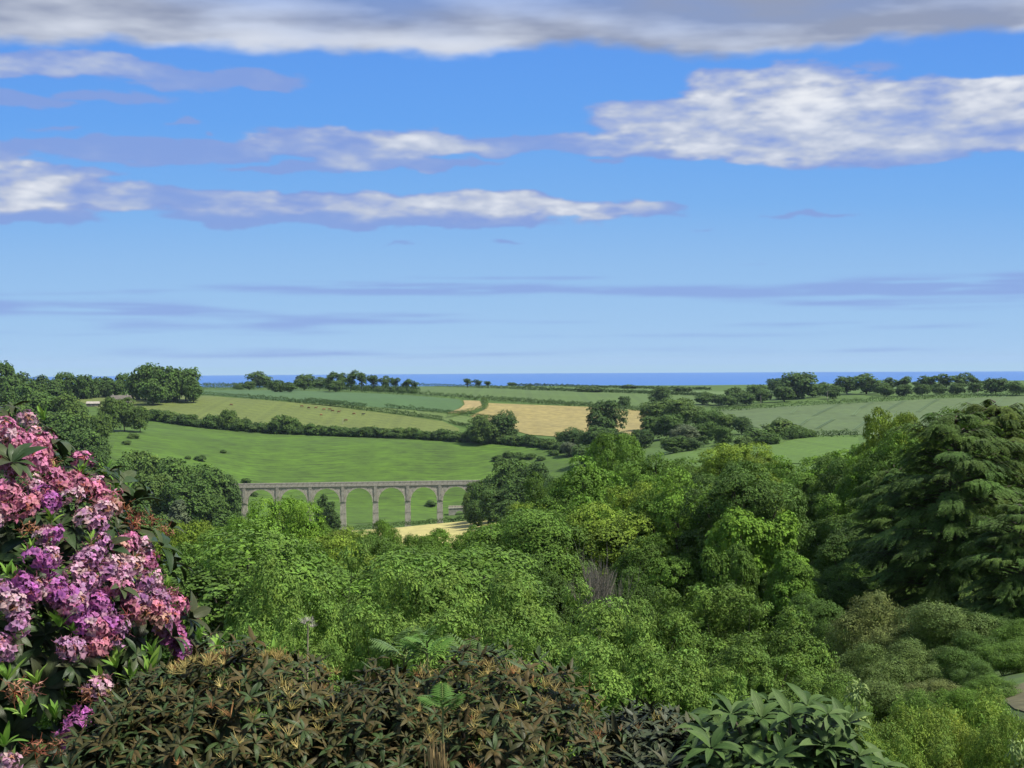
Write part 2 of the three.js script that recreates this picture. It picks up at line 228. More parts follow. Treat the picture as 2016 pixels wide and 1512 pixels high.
field('bright_corn_field', 'pale yellow corn field in front of the viaduct', [[600, 1054], [700, 1045], [790, 1039], [900, 1027], [960, 1019], [1000, 1017], [1030, 1040], [980, 1075], [880, 1088], [780, 1090], [620, 1086]], fieldMat(0.56, 0.5, 0.17, cornGrain, 30, 30), { dmin: 400, dmax: 690, lift: .5, edge: 8 });
structure('earth_path', drape([[1962, 1372], [1972, 1362], [1990, 1352], [2010, 1348], [2040, 1338], [2120, 1336], [2120, 1420], [2040, 1415], [1998, 1398], [1980, 1384]].map(([x, y]) => onGround(x, y, 15, 200)), 0.03, 0.8, 0, .4), fieldMat(0.17, 0.155, 0.06, cornGrain, 3, 3), 'strip of bare brown earth path by the conifer', 'path');

// tractor tramlines pressed into the crop: pairs of narrow wheel tracks
function ribbon(points, width, lift) {
  const pos = [], idx = [];
  points.forEach((p, i) => { const q = points[Math.min(i + 1, points.length - 1)], o = points[Math.max(i - 1, 0)], dx = q.x - o.x, dz = q.z - o.z, l = Math.hypot(dx, dz) || 1, nx = -dz / l * width / 2, nz = dx / l * width / 2; for (const s of [-1, 1]) { const x = p.x + nx * s, z = p.z + nz * s; pos.push(x, groundY(x, z) + lift, z); } if (i) { const a = 2 * i; idx.push(a - 2, a - 1, a, a - 1, a + 1, a); } });
  const g = new THREE.BufferGeometry(); g.setAttribute('position', new THREE.Float32BufferAttribute(pos, 3)); g.setIndex(idx); g.computeVertexNormals(); return g;
}
{
  const track = mat(0.085, 0.14, 0.055);
  const lines = [[[1652, 795], [1615, 812], [1600, 820]], [[1716, 792], [1690, 806], [1678, 820]], [[1780, 789], [1755, 802], [1733, 816]], [[1848, 785], [1825, 798], [1805, 812]], [[1915, 783], [1898, 796]], [[1975, 781], [1960, 797]], [[1570, 800], [1556, 816]], [[1710, 826], [1690, 840], [1680, 848]], [[1640, 826], [1605, 846]], [[1590, 826], [1572, 840]]];
  for (const l of lines) for (const off of [0, 5]) { const pts = []; for (let i = 0; i < l.length - 1; i++) for (let k = 0; k <= 6; k++) pts.push(onGround(lerp(l[i][0], l[i + 1][0], k / 6) + off, lerp(l[i][1], l[i + 1][1], k / 6), 720)); part('tramline', ribbon(pts, 0.7, 1.0), track, tramField); }
}

// ───────────────────────── leaves, trees ─────────────────────────
const leafMat = (r, g, b, extra = {}) => new THREE.MeshPhysicalMaterial({ color: new THREE.Color().setRGB(r, g, b), vertexColors: true, roughness: 0.9, specularIntensity: 0.35, transmission: 0.3, thickness: 0, side: THREE.DoubleSide, ...extra });
const barkMat = mat(0.12, 0.1, 0.075, { map: barkGrain }), paleBark = mat(0.28, 0.25, 0.2, { map: barkGrain });

class Leaves {                                                            // collects many small folded blades into one geometry
  constructor() { this.n = 0; this.p = new Float32Array(12 * 4096); this.c = new Float32Array(12 * 4096); }
  add(o, axis, nrm, len, wid, fold, tone, hue) {
    if (this.n * 12 >= this.p.length) { const p = new Float32Array(this.p.length * 2), c = new Float32Array(this.p.length * 2); p.set(this.p); c.set(this.c); this.p = p; this.c = c; }
    const sx = axis.y * nrm.z - axis.z * nrm.y, sy = axis.z * nrm.x - axis.x * nrm.z, sz = axis.x * nrm.y - axis.y * nrm.x, p = this.p, c = this.c, k = this.n++ * 12, m = len * 0.45, w = wid / 2, f = fold * wid;
    p[k] = o.x; p[k + 1] = o.y; p[k + 2] = o.z;
    p[k + 3] = o.x + axis.x * m + sx * w + nrm.x * f; p[k + 4] = o.y + axis.y * m + sy * w + nrm.y * f; p[k + 5] = o.z + axis.z * m + sz * w + nrm.z * f;
    p[k + 6] = o.x + axis.x * len; p[k + 7] = o.y + axis.y * len; p[k + 8] = o.z + axis.z * len;
    p[k + 9] = o.x + axis.x * m - sx * w + nrm.x * f; p[k + 10] = o.y + axis.y * m - sy * w + nrm.y * f; p[k + 11] = o.z + axis.z * m - sz * w + nrm.z * f;
    for (let j = 0; j < 12; j += 3) { c[k + j] = tone * (1 + hue); c[k + j + 1] = tone; c[k + j + 2] = tone * (1 - hue); }
  }
  geometry() { const n = this.n, i = new Uint32Array(n * 6); for (let k = 0; k < n; k++) i.set([4 * k, 4 * k + 1, 4 * k + 2, 4 * k, 4 * k + 2, 4 * k + 3], 6 * k); const g = new THREE.BufferGeometry(); g.setAttribute('position', new THREE.BufferAttribute(this.p.slice(0, n * 12), 3)); g.setAttribute('color', new THREE.BufferAttribute(this.c.slice(0, n * 12), 3)); g.setIndex(new THREE.BufferAttribute(i, 1)); return g; }
}
const dirOf = (R, out = V(0, 0, 0)) => { const y = 2 * R() - 1, a = R() * 2 * Math.PI, s = Math.sqrt(1 - y * y); return out.set(s * Math.cos(a), y, s * Math.sin(a)); };
function limb(list, a, b, r0, r1, R, bend = 0.1, seg = 4, sides = 6) {
  const L = a.distanceTo(b), mid = a.clone().lerp(b, 0.5).add(V((R() - .5) * L * bend * 2, R() * L * bend, (R() - .5) * L * bend * 2)), cv = new THREE.QuadraticBezierCurve3(a, mid, b), g = new THREE.TubeGeometry(cv, seg, 1, sides, false), p = g.attributes.position, c = V(0, 0, 0);
  for (let i = 0; i <= seg; i++) { cv.getPointAt(i / seg, c); const r = lerp(r0, r1, i / seg); for (let j = 0; j <= sides; j++) { const k = i * (sides + 1) + j; p.setXYZ(k, c.x + (p.getX(k) - c.x) * r, c.y + (p.getY(k) - c.y) * r, c.z + (p.getZ(k) - c.z) * r); } }
  g.computeVertexNormals(); list.push(g);
}
// a broadleaf tree: lobes over limbs, twig clumps over lobes, blades over clumps
function broadleaf({ seed, h = 14, w = 12, low = 0.2, lobes = 22, lobeR = [1.5, 2.6], clumps = 900, per = 24, clumpR = 0.7, len = 0.36, wid = 0.2, flat = 0.7, upness = 0.55, hue = 0.1, tone = 0.25, pointy = 0, stems = 1, trunkR = 0.35, shell = 0.72, droop = 0, full = false, spread = 0.36 }) {
  const R = rng(seed), L = new Leaves(), wood = [], cy = h * (low + (1 - low) * 0.5), ry = h * (1 - low) * 0.5, rx = w / 2, list = [], d = V(0, 0, 0);
  for (let i = 0; i < lobes; i++) {
    const r = lerp(lobeR[0], lobeR[1], R()); dirOf(R, d); if (d.y < -0.55 && !full) d.y *= -1;
    const k = i < lobes * 0.25 ? 0.35 * R() : 0.6 + 0.44 * R(), taper = 1 - pointy * clamp(d.y, 0, 1);
    list.push({ c: V(d.x * Math.max(rx - r, 0.1) * k * taper, cy + d.y * Math.max(ry - r * 0.85, 0.1) * k, d.z * Math.max(rx - r, 0.1) * k * taper), r, t: 1 + (R() - .5) * tone });
  }
  const total = list.reduce((s, l) => s + l.r * l.r, 0), nrm = V(0, 0, 0), ax = V(0, 0, 0), o = V(0, 0, 0), q = V(0, 0, 0);
  for (const l of list) {
    const n = Math.round(clumps * l.r * l.r / total);
    for (let i = 0; i < n; i++) {
      dirOf(R, d); if (d.y < -0.35 && R() < (full ? 0.3 : 0.75)) d.y *= -1;
      const rr = l.r * (shell + (1.06 - shell) * Math.sqrt(R())), c = V(l.c.x + d.x * rr, l.c.y + d.y * rr * 0.85, l.c.z + d.z * rr);
      if (list.some((m) => m !== l && m.c.distanceToSquared(c) < (m.r * 0.62) ** 2) && R() < 0.85) continue;
      const ct = l.t * (1 + (R() - .5) * tone), chue = hue * (R() - .35), cr = clumpR * (0.6 + 0.7 * R());
      for (let k = 0; k < per; k++) {
        dirOf(R, q); o.set(c.x + q.x * cr * (0.3 + .7 * R()), c.y + q.y * cr * flat * (0.3 + .7 * R()) - droop * R() * cr, c.z + q.z * cr * (0.3 + .7 * R()));
        nrm.set(d.x * 0.7 + q.x * 0.5 + (R() - .5) * 0.9, d.y * 0.55 + upness + (R() - .5) * 0.8, d.z * 0.7 + q.z * 0.5 + (R() - .5) * 0.9).normalize();
        dirOf(R, ax); ax.y -= 0.25 + droop; ax.addScaledVector(q, 0.8); ax.addScaledVector(nrm, -ax.dot(nrm)).normalize();
        const s = 0.65 + 0.7 * R(); L.add(o, ax, nrm, len * s, wid * s, 0.18, ct * (1 + (R() - .5) * spread), chue + (R() - .5) * 0.08);
      }
    }
  }
  for (let s = 0; s < stems; s++) {
    const a = R() * 6.28, top = V(Math.cos(a) * rx * (stems > 1 ? .4 : .08), h * (low + 0.3), Math.sin(a) * rx * (stems > 1 ? .4 : .08)), base = V(stems > 1 ? Math.cos(a) * 0.3 : 0, -1.2, stems > 1 ? Math.sin(a) * 0.3 : 0);
    limb(wood, base, top, trunkR, trunkR * 0.55, R, 0.05, 4, 7);
    list.forEach((l, i) => { if (i % stems === s) limb(wood, base.clone().lerp(top, 0.55 + 0.4 * R()), l.c, trunkR * 0.4, trunkR * 0.1, R, 0.12, 3, 5); });
  }
  return { crown: L.geometry(), trunk: mergeGeometries(wood), h, w };
}
// a dark conifer: tiers of boughs that arch out and hang in flat sprays
function conifer({ seed, h = 14, w = 11, tiers = 25, per = 12, len = 0.24, wid = 0.11 }) {
  const R = rng(seed), L = new Leaves(), wood = [], t = V(0, 0, 0), ax = V(0, 0, 0), nrm = V(0, 0, 0), o = V(0, 0, 0);
  limb(wood, V(0, -1, 0), V(0, h * 0.94, 0), 0.45, 0.06, R, 0.01, 6, 8);
  for (let k = 0; k < tiers; k++) {
    const f = k / (tiers - 1), n = Math.round(lerp(15, 6, f));
    for (let b = 0; b < n; b++) {
      const y0 = h * (0.03 + 0.9 * Math.pow(f, 0.92)) + (R() - .5) * h / tiers, a = b / n * 6.283 + k * 1.3 + R() * 0.7, reach = w / 2 * Math.pow(1 - Math.pow(f, 3), 0.65) * (0.55 + 0.5 * R()) + 0.5, ca = Math.cos(a), sa = Math.sin(a), rise = (0.1 + 0.25 * R() + 0.55 * f) * reach, fall = (0.3 + 0.25 * R()) * reach, wide = 0.16 + 0.1 * R(), sprays = Math.round(14 + 7 * reach);
      const at = (q) => V(ca * reach * q, y0 + rise * q - fall * q * q, sa * reach * q);
      limb(wood, V(0, y0, 0), at(0.9), 0.07, 0.015, R, 0.02, 3, 4);
      const tone = 0.75 + 0.5 * R(), hue = (R() - .4) * 0.2;
      for (let s = 0; s < sprays; s++) {
        const q0 = 0.25 + 0.78 * Math.pow(R(), 0.65), c = at(q0), sd0 = (R() - .5) * 2, side = sd0 * reach * wide * (1.25 - 0.75 * q0);
        c.x += -sa * side; c.z += ca * side; c.y -= Math.abs(side) * 0.28;
        ax.set(ca * 0.9 - sa * sd0 * 0.6, 0.05 - 0.4 * R() - 0.25 * q0, sa * 0.9 + ca * sd0 * 0.6).normalize();
        const sl = 0.45 + 0.5 * R();
        for (let q = 0; q < per; q++) {
          const g = q / per, sd = q % 2 ? 1 : -1; o.copy(c).addScaledVector(ax, g * sl); o.y -= g * g * sl * 0.3;
          t.set(ax.x - sa * sd * 0.8, ax.y - 0.1 - 0.2 * g, ax.z + ca * sd * 0.8).normalize();
          nrm.set((R() - .5) * 0.7 + ca * .25, 1, (R() - .5) * 0.7 + sa * .25); nrm.addScaledVector(t, -nrm.dot(t)).normalize();
          const z = (1.1 - 0.6 * g) * (0.8 + 0.4 * R()); L.add(o, t, nrm, len * z, wid * z, 0.1, tone * (0.75 + 0.5 * R()), hue);
        }
      }
    }
  }
  return { crown: L.geometry(), trunk: mergeGeometries(wood), h, w };
}
// bare twigs
function deadTree({ seed, h = 6, w = 4 }) {
  const R = rng(seed), wood = [];
  const grow = (a, dir, len, r, depth) => { const b = a.clone().addScaledVector(dir, len); limb(wood, a, b, r, r * 0.6, R, 0.08, 2, depth > 2 ? 3 : 5); if (depth >= 5) return; const n = depth < 1 ? 5 : 3; for (let i = 0; i < n; i++) grow(a.clone().lerp(b, 0.5 + 0.5 * R()), dir.clone().add(V((R() - .5) * 1.1, (R() - .15) * 0.6, (R() - .5) * 1.1)).normalize(), len * (0.55 + 0.25 * R()), r * 0.55, depth + 1); };
  grow(V(0, -0.5, 0), V(0.05, 1, 0).normalize(), h * 0.38, 0.17, 0);
  return { trunk: mergeGeometries(wood), h, w };
}

const KIND = {};
const proto = (name, ...makers) => { for (const p of makers) { const g = p.crown ?? p.trunk; g.computeBoundingBox(); const b = g.boundingBox; p.h = b.max.y * (p.crown ? 0.96 : 1); p.w = (b.max.x - b.min.x + b.max.z - b.min.z) / 2 * 0.94; } KIND[name] = makers; };
console.log('trees');
// woods near enough to show their leaf clumps
proto('wood', ...[11, 12, 13, 14].map((s) => broadleaf({ seed: s, h: 15, w: 12, lobes: 38, lobeR: [1.1, 2.6], clumps: 2000, per: 26, clumpR: .44, len: .25, wid: .16, low: .02, upness: .3, tone: .45, shell: .84, full: true })));
proto('feathery', ...[21, 22].map((s) => broadleaf({ seed: s, h: 15, w: 13, lobes: 46, lobeR: [.9, 2.1], clumps: 2300, per: 22, clumpR: .46, len: .27, wid: .12, low: .02, flat: .7, droop: .25, upness: .3, tone: .4, shell: .8, full: true })));
proto('sycamore', ...[31, 32].map((s) => broadleaf({ seed: s, h: 11, w: 9, lobes: 26, lobeR: [.7, 1.6], clumps: 1700, per: 20, clumpR: .34, len: .22, wid: .18, low: .0, upness: .6, shell: .8, tone: .35, full: true })));
proto('nearwood', ...[35, 36].map((s) => broadleaf({ seed: s, h: 10, w: 8.5, lobes: 42, lobeR: [.7, 1.7], clumps: 3100, per: 24, clumpR: .3, len: .16, wid: .085, low: .0, spread: .6, shell: .82, droop: .15, upness: .35, tone: .4, full: true })));
proto('willow', ...[41, 42, 43].map((s) => broadleaf({ seed: s, h: 6.5, w: 5.2, lobes: 44, lobeR: [.4, 1.1], clumps: 2800, per: 22, clumpR: .19, len: .12, wid: .054, spread: 0.65, low: .02, upness: .3, hue: .16, full: true, stems: 5, trunkR: .06, shell: .6, tone: .35 })));
proto('olive', ...[51, 52].map((s) => broadleaf({ seed: s, h: 5.5, w: 5.5, lobes: 34, lobeR: [.6, 1.1], clumps: 1900, per: 26, clumpR: .28, len: .15, wid: .04, low: -.05, upness: .25, flat: .9, full: true, spread: .7, stems: 4, trunkR: .07, shell: .6 })));
proto('conifer', ...[61, 62].map((s) => conifer({ seed: s })));
// woods across the valley
proto('distant', ...[71, 72, 73, 74].map((s) => broadleaf({ seed: s, h: 15, w: 14, lobes: 40, lobeR: [1.6, 2.9], clumps: 900, per: 12, clumpR: .9, len: .7, wid: .48, low: .0, upness: .6, full: true })));
proto('farTree', ...[81, 82, 83].map((s) => broadleaf({ seed: s, h: 12, w: 13, lobes: 26, lobeR: [1.8, 3], clumps: 480, per: 10, clumpR: 1.0, len: 1.0, wid: .7, low: 0, full: true })));
proto('openTree', ...[91, 92].map((s) => broadleaf({ seed: s, h: 13, w: 9, lobes: 14, lobeR: [1.0, 1.8], clumps: 210, per: 9, clumpR: .8, len: .8, wid: .6, low: .22, trunkR: .35, full: true })));
proto('bush', ...[101, 102, 103].map((s) => broadleaf({ seed: s, h: 6, w: 8, lobes: 24, lobeR: [1.0, 1.8], clumps: 460, per: 10, clumpR: .7, len: .65, wid: .45, low: -.1, full: true, stems: 3, trunkR: .15 })));
proto('cone', broadleaf({ seed: 111, h: 12, w: 5.5, lobes: 20, lobeR: [.9, 1.6], clumps: 420, per: 12, clumpR: .6, len: .6, wid: .4, low: -.06, pointy: .75, full: true }));
proto('dead', deadTree({ seed: 121 }), deadTree({ seed: 122 }));

const LEAF = {
  bright: leafMat(0.145, 0.27, 0.026), fresh: leafMat(0.115, 0.22, 0.025), mid: leafMat(0.095, 0.18, 0.024), deep: leafMat(0.07, 0.135, 0.022), yellowish: leafMat(0.165, 0.25, 0.026),
  willow: leafMat(0.145, 0.25, 0.042), willowDeep: leafMat(0.1, 0.18, 0.026), olive: leafMat(0.14, 0.175, 0.048), oliveGreen: leafMat(0.11, 0.17, 0.04), conifer: leafMat(0.062, 0.12, 0.017), coniferBrown: leafMat(0.08, 0.13, 0.018),
  farTone: leafMat(0.07, 0.135, 0.023), farToneDark: leafMat(0.055, 0.108, 0.021), farToneSoft: leafMat(0.09, 0.155, 0.027), grey: leafMat(0.105, 0.14, 0.07), farToneRidge: leafMat(0.062, 0.12, 0.021), hedge: leafMat(0.058, 0.112, 0.021),  // far trees and hedges: distance painted into darker leaf colours, no species meant
};
let turnSeed = rng(4242);
function tree(kind, variant, leaf, name, label, category, group, px, top, wpx, depth, { bark = barkMat, foot = 690, rise = 0.45 } = {}) {
  if (!depth) depth = -onGround(px, top + Math.max(4, wpx * rise), foot).z;
  const set = KIND[kind], p = set[variant % set.length], c = P(px, top, depth), y = groundY(c.x, c.z), g = thing(name, label, category, V(c.x, y - 0.05, c.z), group, turnSeed() * 6.28);
  const s = wpx / F * depth / p.w, sy = (c.y - y) / p.h;
  if (sy < 0.25 * s || sy > 2.6 * s) console.log('odd tree', kind, px, top, 'depth', depth, 'scale', s.toFixed(2), 'height', (c.y - y).toFixed(1));
  g.scale.set(s, Math.max(sy, 0.3 * s), s);
  part('trunk', p.trunk, bark, g);
  if (p.crown) part('crown', p.crown, LEAF[leaf], g, true);
  return g;
}

// the wood below the garden: [kind, variant, leaf, centre, top, width (photograph pixels), depth]
const valley = [
  ['feathery', 0, 'fresh', 1200, 857, 150, 215], ['wood', 0, 'fresh', 1150, 903, 210, 165], ['wood', 1, 'mid', 1075, 935, 110, 190], ['wood', 2, 'fresh', 1270, 895, 150, 190], ['wood', 3, 'mid', 1345, 905, 150, 210], ['feathery', 1, 'yellowish', 1450, 876, 190, 205], ['wood', 1, 'mid', 1395, 900, 130, 215], ['wood', 0, 'fresh', 1535, 900, 150, 190],
  ['wood', 2, 'bright', 1640, 888, 170, 165], ['wood', 3, 'fresh', 1565, 940, 170, 150], ['wood', 1, 'yellowish', 1740, 812, 150, 130], ['feathery', 0, 'yellowish', 1800, 818, 150, 125], ['feathery', 1, 'mid', 1900, 810, 170, 135], ['wood', 0, 'yellowish', 1985, 808, 170, 125], ['wood', 2, 'bright', 1710, 885, 120, 125],
  ['wood', 1, 'fresh', 1480, 948, 190, 160], ['wood', 2, 'mid', 1380, 962, 190, 165], ['feathery', 0, 'fresh', 1300, 965, 160, 165], ['feathery', 1, 'fresh', 1240, 985, 130, 150], ['wood', 3, 'mid', 1640, 975, 180, 115], ['nearwood', 0, 'deep', 1690, 1010, 190, 100], ['wood', 1, 'fresh', 1330, 1005, 200, 130], ['wood', 3, 'fresh', 1420, 1015, 170, 125],
  ['feathery', 1, 'fresh', 1175, 1006, 170, 115], ['wood', 2, 'mid', 1285, 1060, 160, 105], ['feathery', 0, 'mid', 1110, 1050, 150, 120], ['feathery', 1, 'fresh', 1010, 1032, 180, 145], ['feathery', 0, 'bright', 920, 1052, 170, 150], ['wood', 3, 'fresh', 860, 1047, 130, 155], ['feathery', 0, 'fresh', 810, 1057, 130, 155], ['wood', 1, 'fresh', 885, 1046, 110, 165], ['feathery', 1, 'fresh', 950, 1036, 100, 175], ['wood', 0, 'mid', 985, 1032, 90, 180], ['feathery', 0, 'fresh', 700, 1048, 110, 165], ['feathery', 1, 'fresh', 765, 1054, 90, 165], ['wood', 1, 'deep', 1030, 1008, 130, 270], ['wood', 0, 'mid', 1075, 1015, 90, 260],
  ['feathery', 0, 'fresh', 740, 1028, 100, 160], ['feathery', 1, 'bright', 560, 986, 200, 145], ['feathery', 0, 'fresh', 630, 1026, 120, 150], ['feathery', 1, 'fresh', 480, 1020, 130, 140], ['feathery', 0, 'yellowish', 385, 1028, 190, 115], ['nearwood', 1, 'mid', 450, 1065, 190, 105], ['wood', 2, 'mid', 700, 1058, 170, 130], ['feathery', 1, 'mid', 820, 1075, 190, 125], ['wood', 0, 'mid', 610, 1065, 180, 115], ['wood', 1, 'mid', 940, 1080, 190, 115], ['nearwood', 2, 'deep', 1060, 1095, 160, 100], ['nearwood', 1, 'deep', 360, 1110, 190, 90], ['nearwood', 0, 'deep', 480, 1130, 170, 85], ['feathery', 0, 'mid', 270, 1070, 150, 130],
  ['nearwood', 0, 'deep', 1640, 1115, 170, 76], ['nearwood', 1, 'deep', 1600, 1175, 150, 62], ['nearwood', 0, 'mid', 1690, 1110, 150, 82], ['nearwood', 3, 'deep', 1560, 1120, 150, 80], ['nearwood', 2, 'deep', 1240, 1120, 150, 85], ['nearwood', 1, 'mid', 300, 1150, 190, 75],
];
{ // the rest of the wood, behind and between the trees that stand out
  const R = rng(555), brow = [[-200, 1060], [300, 1045], [480, 1010], [560, 1000], [680, 1030], [720, 1045], [800, 1066], [930, 1060], [1000, 1035], [1040, 985], [1100, 925], [1170, 885], [1300, 905], [1450, 895], [1560, 918], [1640, 905], [1700, 850], [1760, 830], [2100, 815]];
  for (const [d, gap] of [[330, 52], [250, 66], [185, 84], [140, 104], [105, 130], [78, 165], [58, 200]]) for (let x = -120 + gap * R(); x < (d < 80 ? 1640 : 2120); x += gap * (0.8 + 0.4 * R())) {
    const dd = d * (0.93 + 0.14 * R()), q = P(x, 1000, dd), hgt = (d < 80 ? 8 : 12) + 4 * R(), top = CY - (camera.worldToLocal(V(q.x, groundY(q.x, q.z) + hgt, q.z)).y) / dd * F, y = Math.max(top, curve(brow, x) + 12 + 20 * R());
    if (y > top + 70 || (d < 85 && (Math.abs(x - 1195) < 120 || Math.abs(x - 1490) < 130))) continue;
    const k = d < 110 ? 'nearwood' : R() < 0.45 ? 'feathery' : 'wood';
    valley.push([k, Math.floor(R() * 4), ['fresh', 'mid', 'mid', 'deep', 'fresh', 'yellowish'][Math.floor(R() * 6)], Math.round(x), y, (9 + 4 * R()) / dd * F, dd]);
  }
}
const valleyLabel = { feathery: 'feathery', wood: 'rounded', nearwood: 'fine-leaved' }, leafWord = { bright: 'light green', fresh: 'fresh green', mid: 'mid green', deep: 'deep green', yellowish: 'yellowish green' };
const beside = (x, d) => d > 200 ? (x < 700 ? 'deep in the valley wood below the viaduct' : x < 1110 ? 'between the yellow corn and the abutment trees' : x < 1400 ? 'on the wood edge below the side valley thicket' : 'on the wood edge below the bright meadow') : x < 500 ? 'in the wood behind the pink rhododendron' : x < 690 ? 'in the wood before the viaduct arches' : x < 990 ? 'in the wood below the yellow corn field' : x < 1120 ? 'in the wood before the abutment trees' : x < 1270 ? 'in the wood around the bare dead tree' : x < 1400 ? 'between the dead tree and the clumped sycamore' : x < 1580 ? 'in the wood behind the clumped sycamore' : x < 1730 ? 'between the clumped sycamore and the conifers' : 'in the wood behind the huge dark conifer';
for (const [k, v, l, x, y, w, d] of valley) tree(k, v, l, k === 'feathery' ? 'ash_tree' : 'broadleaf_tree', `${leafWord[l]} ${valleyLabel[k]} tree ${beside(x, d)}`, 'tree', 'trees of the valley wood', x, y, w, d);
tree('sycamore', 0, 'bright', 'sycamore_tree', 'dense sycamore with bright leaf clumps standing before darker trees', 'tree', null, 1490, 1003, 190, 82);
tree('sycamore', 1, 'fresh', 'sycamore_tree', 'lower sycamore crown bulging out below the taller clumped sycamore', 'tree', null, 1570, 1085, 130, 74);
tree('sycamore', 0, 'mid', 'sycamore_tree', 'deep green sycamore beside the bare dead tree', 'tree', null, 1430, 1075, 120, 76);
tree('conifer', 0, 'conifer', 'conifer_tree', 'huge dark conifer with drooping feathery sprays above the olive bushes', 'tree', null, 1880, 826, 390, 74);
tree('conifer', 1, 'coniferBrown', 'conifer_tree', 'broad conifer with yellow-brown tips behind the huge dark conifer', 'tree', null, 1960, 800, 330, 88);
tree('conifer', 1, 'conifer', 'conifer_tree', 'smaller drooping conifer at the edge of the huge dark conifer', 'tree', null, 1760, 925, 220, 84);
tree('conifer', 0, 'conifer', 'conifer_tree', 'drooping conifer rising behind the bare earth path', 'tree', null, 2010, 1000, 260, 62);
tree('olive', 0, 'olive', 'olive_green_bush', 'round olive-green bush below the dark conifer', 'bush', null, 1730, 1162, 200, 52);
tree('olive', 1, 'oliveGreen', 'olive_green_bush', 'wide grey-green bush with brownish middle below the dark conifer', 'bush', null, 1850, 1178, 210, 50);
tree('olive', 0, 'oliveGreen', 'olive_green_bush', 'low grey-green bush spreading between willow scrub and olive bush', 'bush', null, 1700, 1262, 190, 40);
tree('olive', 1, 'deep', 'dark_green_bush', 'dark green bush beside the bare earth path', 'bush', null, 1925, 1240, 120, 44);
for (const [v, l, x, y, w, d, label] of [[0, 'oliveGreen', 1800, 1255, 180, 42, 'grey-green bush in front of the wide bush with brownish middle'], [1, 'deep', 1890, 1270, 130, 38, 'deep green bush in front of the dark green bush by the path'], [0, 'olive', 1840, 1330, 150, 33, 'olive bush just above the tall spiky gorse'], [1, 'oliveGreen', 1740, 1330, 180, 30, 'grey-green bush behind the low gorse'], [1, 'deep', 1955, 1205, 150, 50, 'dark bush where the earth path meets the conifer'], [0, 'mid', 2020, 1215, 140, 47, 'mid green bush at the conifer foot above the earth path'], [0, 'deep', 1925, 1300, 100, 35, 'low dark bush against the edge of the earth path'], [1, 'mid', 1990, 1262, 120, 42, 'round green bush right behind the earth path'], [0, 'mid', 1955, 1325, 110, 30, 'green bush hiding the end of the earth path'], [1, 'fresh', 1900, 1345, 150, 24, 'fresh green bush above the tall spiky gorse'], [0, 'mid', 1815, 1350, 150, 22, 'mid green bush between gorse and olive bush'], [0, 'willowDeep', 1660, 1345, 150, 24, 'green bush behind the pale cream-green sapling'], [1, 'deep', 1630, 1220, 110, 60, 'dark bush in the gap between sycamore and olive bush']]) tree('olive', v, l, 'edge_bush', label, 'bush', null, x, y, w, d);
tree('dead', 0, 'grey', 'dead_tree', 'bare grey dead tree with twiggy crown among the green woods', 'tree', null, 1195, 1062, 130, 62, { bark: paleBark });
tree('dead', 1, 'grey', 'dead_tree', 'second bare twiggy tree half hidden beside the grey dead tree', 'tree', null, 1168, 1110, 90, 60, { bark: paleBark });
// willow scrub at the foot of the garden
const scrub = [
  ['willow', 0, 'willow', 560, 1102, 260, 30], ['willow', 1, 'willow', 690, 1085, 300, 33], ['willow', 2, 'willow', 830, 1118, 300, 31], ['willow', 0, 'willow', 970, 1128, 300, 31], ['willow', 1, 'willow', 1100, 1160, 300, 30], ['willow', 2, 'willow', 1210, 1190, 280, 27],
  ['willow', 1, 'willow', 620, 1195, 280, 24], ['willow', 2, 'willow', 770, 1200, 300, 24], ['willow', 0, 'willow', 920, 1212, 320, 23], ['willow', 1, 'willow', 1070, 1245, 320, 21], ['willow', 0, 'willow', 1230, 1272, 300, 20], ['willow', 2, 'willow', 1370, 1290, 260, 21], ['willow', 2, 'willow', 520, 1235, 200, 20],
  ['willow', 2, 'willowDeep', 1420, 1150, 280, 42], ['willow', 0, 'willowDeep', 1310, 1170, 260, 40], ['willow', 1, 'willowDeep', 1520, 1190, 240, 40], ['willow', 0, 'willowDeep', 1500, 1255, 260, 30], ['willow', 1, 'willow', 1460, 1330, 240, 20], ['willow', 0, 'willowDeep', 1600, 1320, 220, 28],
];
for (const [k, v, l, x, y, w, d] of scrub) tree(k, v, l, 'willow_shrub', (l === 'willow' ? (d < 25 ? 'light green willow shrub ' : 'taller light green willow shrub ') : 'darker green willow shrub ') + (x < 660 ? 'above the straw-coloured dry heads' : x < 880 ? 'behind the upright fern' : x < 1140 ? 'above the rusty dry heads' : x < 1300 ? 'below the bare dead tree' : x < 1480 ? 'behind the low grey-leaved rhododendron' : 'behind the large smooth-leaved rhododendron'), 'shrub', l === 'willow' ? 'light willow scrub below the garden' : 'darker willow scrub', x, y, w, d);

// ───────────────────────── across the valley ─────────────────────────
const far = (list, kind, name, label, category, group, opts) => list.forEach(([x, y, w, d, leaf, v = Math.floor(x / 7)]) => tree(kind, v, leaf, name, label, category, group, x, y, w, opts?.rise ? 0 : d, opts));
far([[230, 905, 90, 640, 'farTone'], [275, 890, 110, 650, 'farToneSoft'], [335, 905, 120, 635, 'farTone'], [395, 915, 110, 640, 'farTone'], [435, 935, 90, 650, 'farToneDark'], [300, 935, 110, 600, 'farToneSoft'], [370, 945, 110, 595, 'farTone'], [455, 955, 50, 655, 'farToneDark'], [240, 950, 90, 600, 'farTone'], [420, 975, 70, 610, 'farTone']], 'distant', 'woodland_tree', 'rounded tree in the wood beside the viaduct end', 'tree', 'wood beside the viaduct');
far([[350, 985, 52, 575, 'grey']], 'cone', 'cone_shaped_tree', 'grey-green pointed tree in front of the wood beside the viaduct', 'tree');
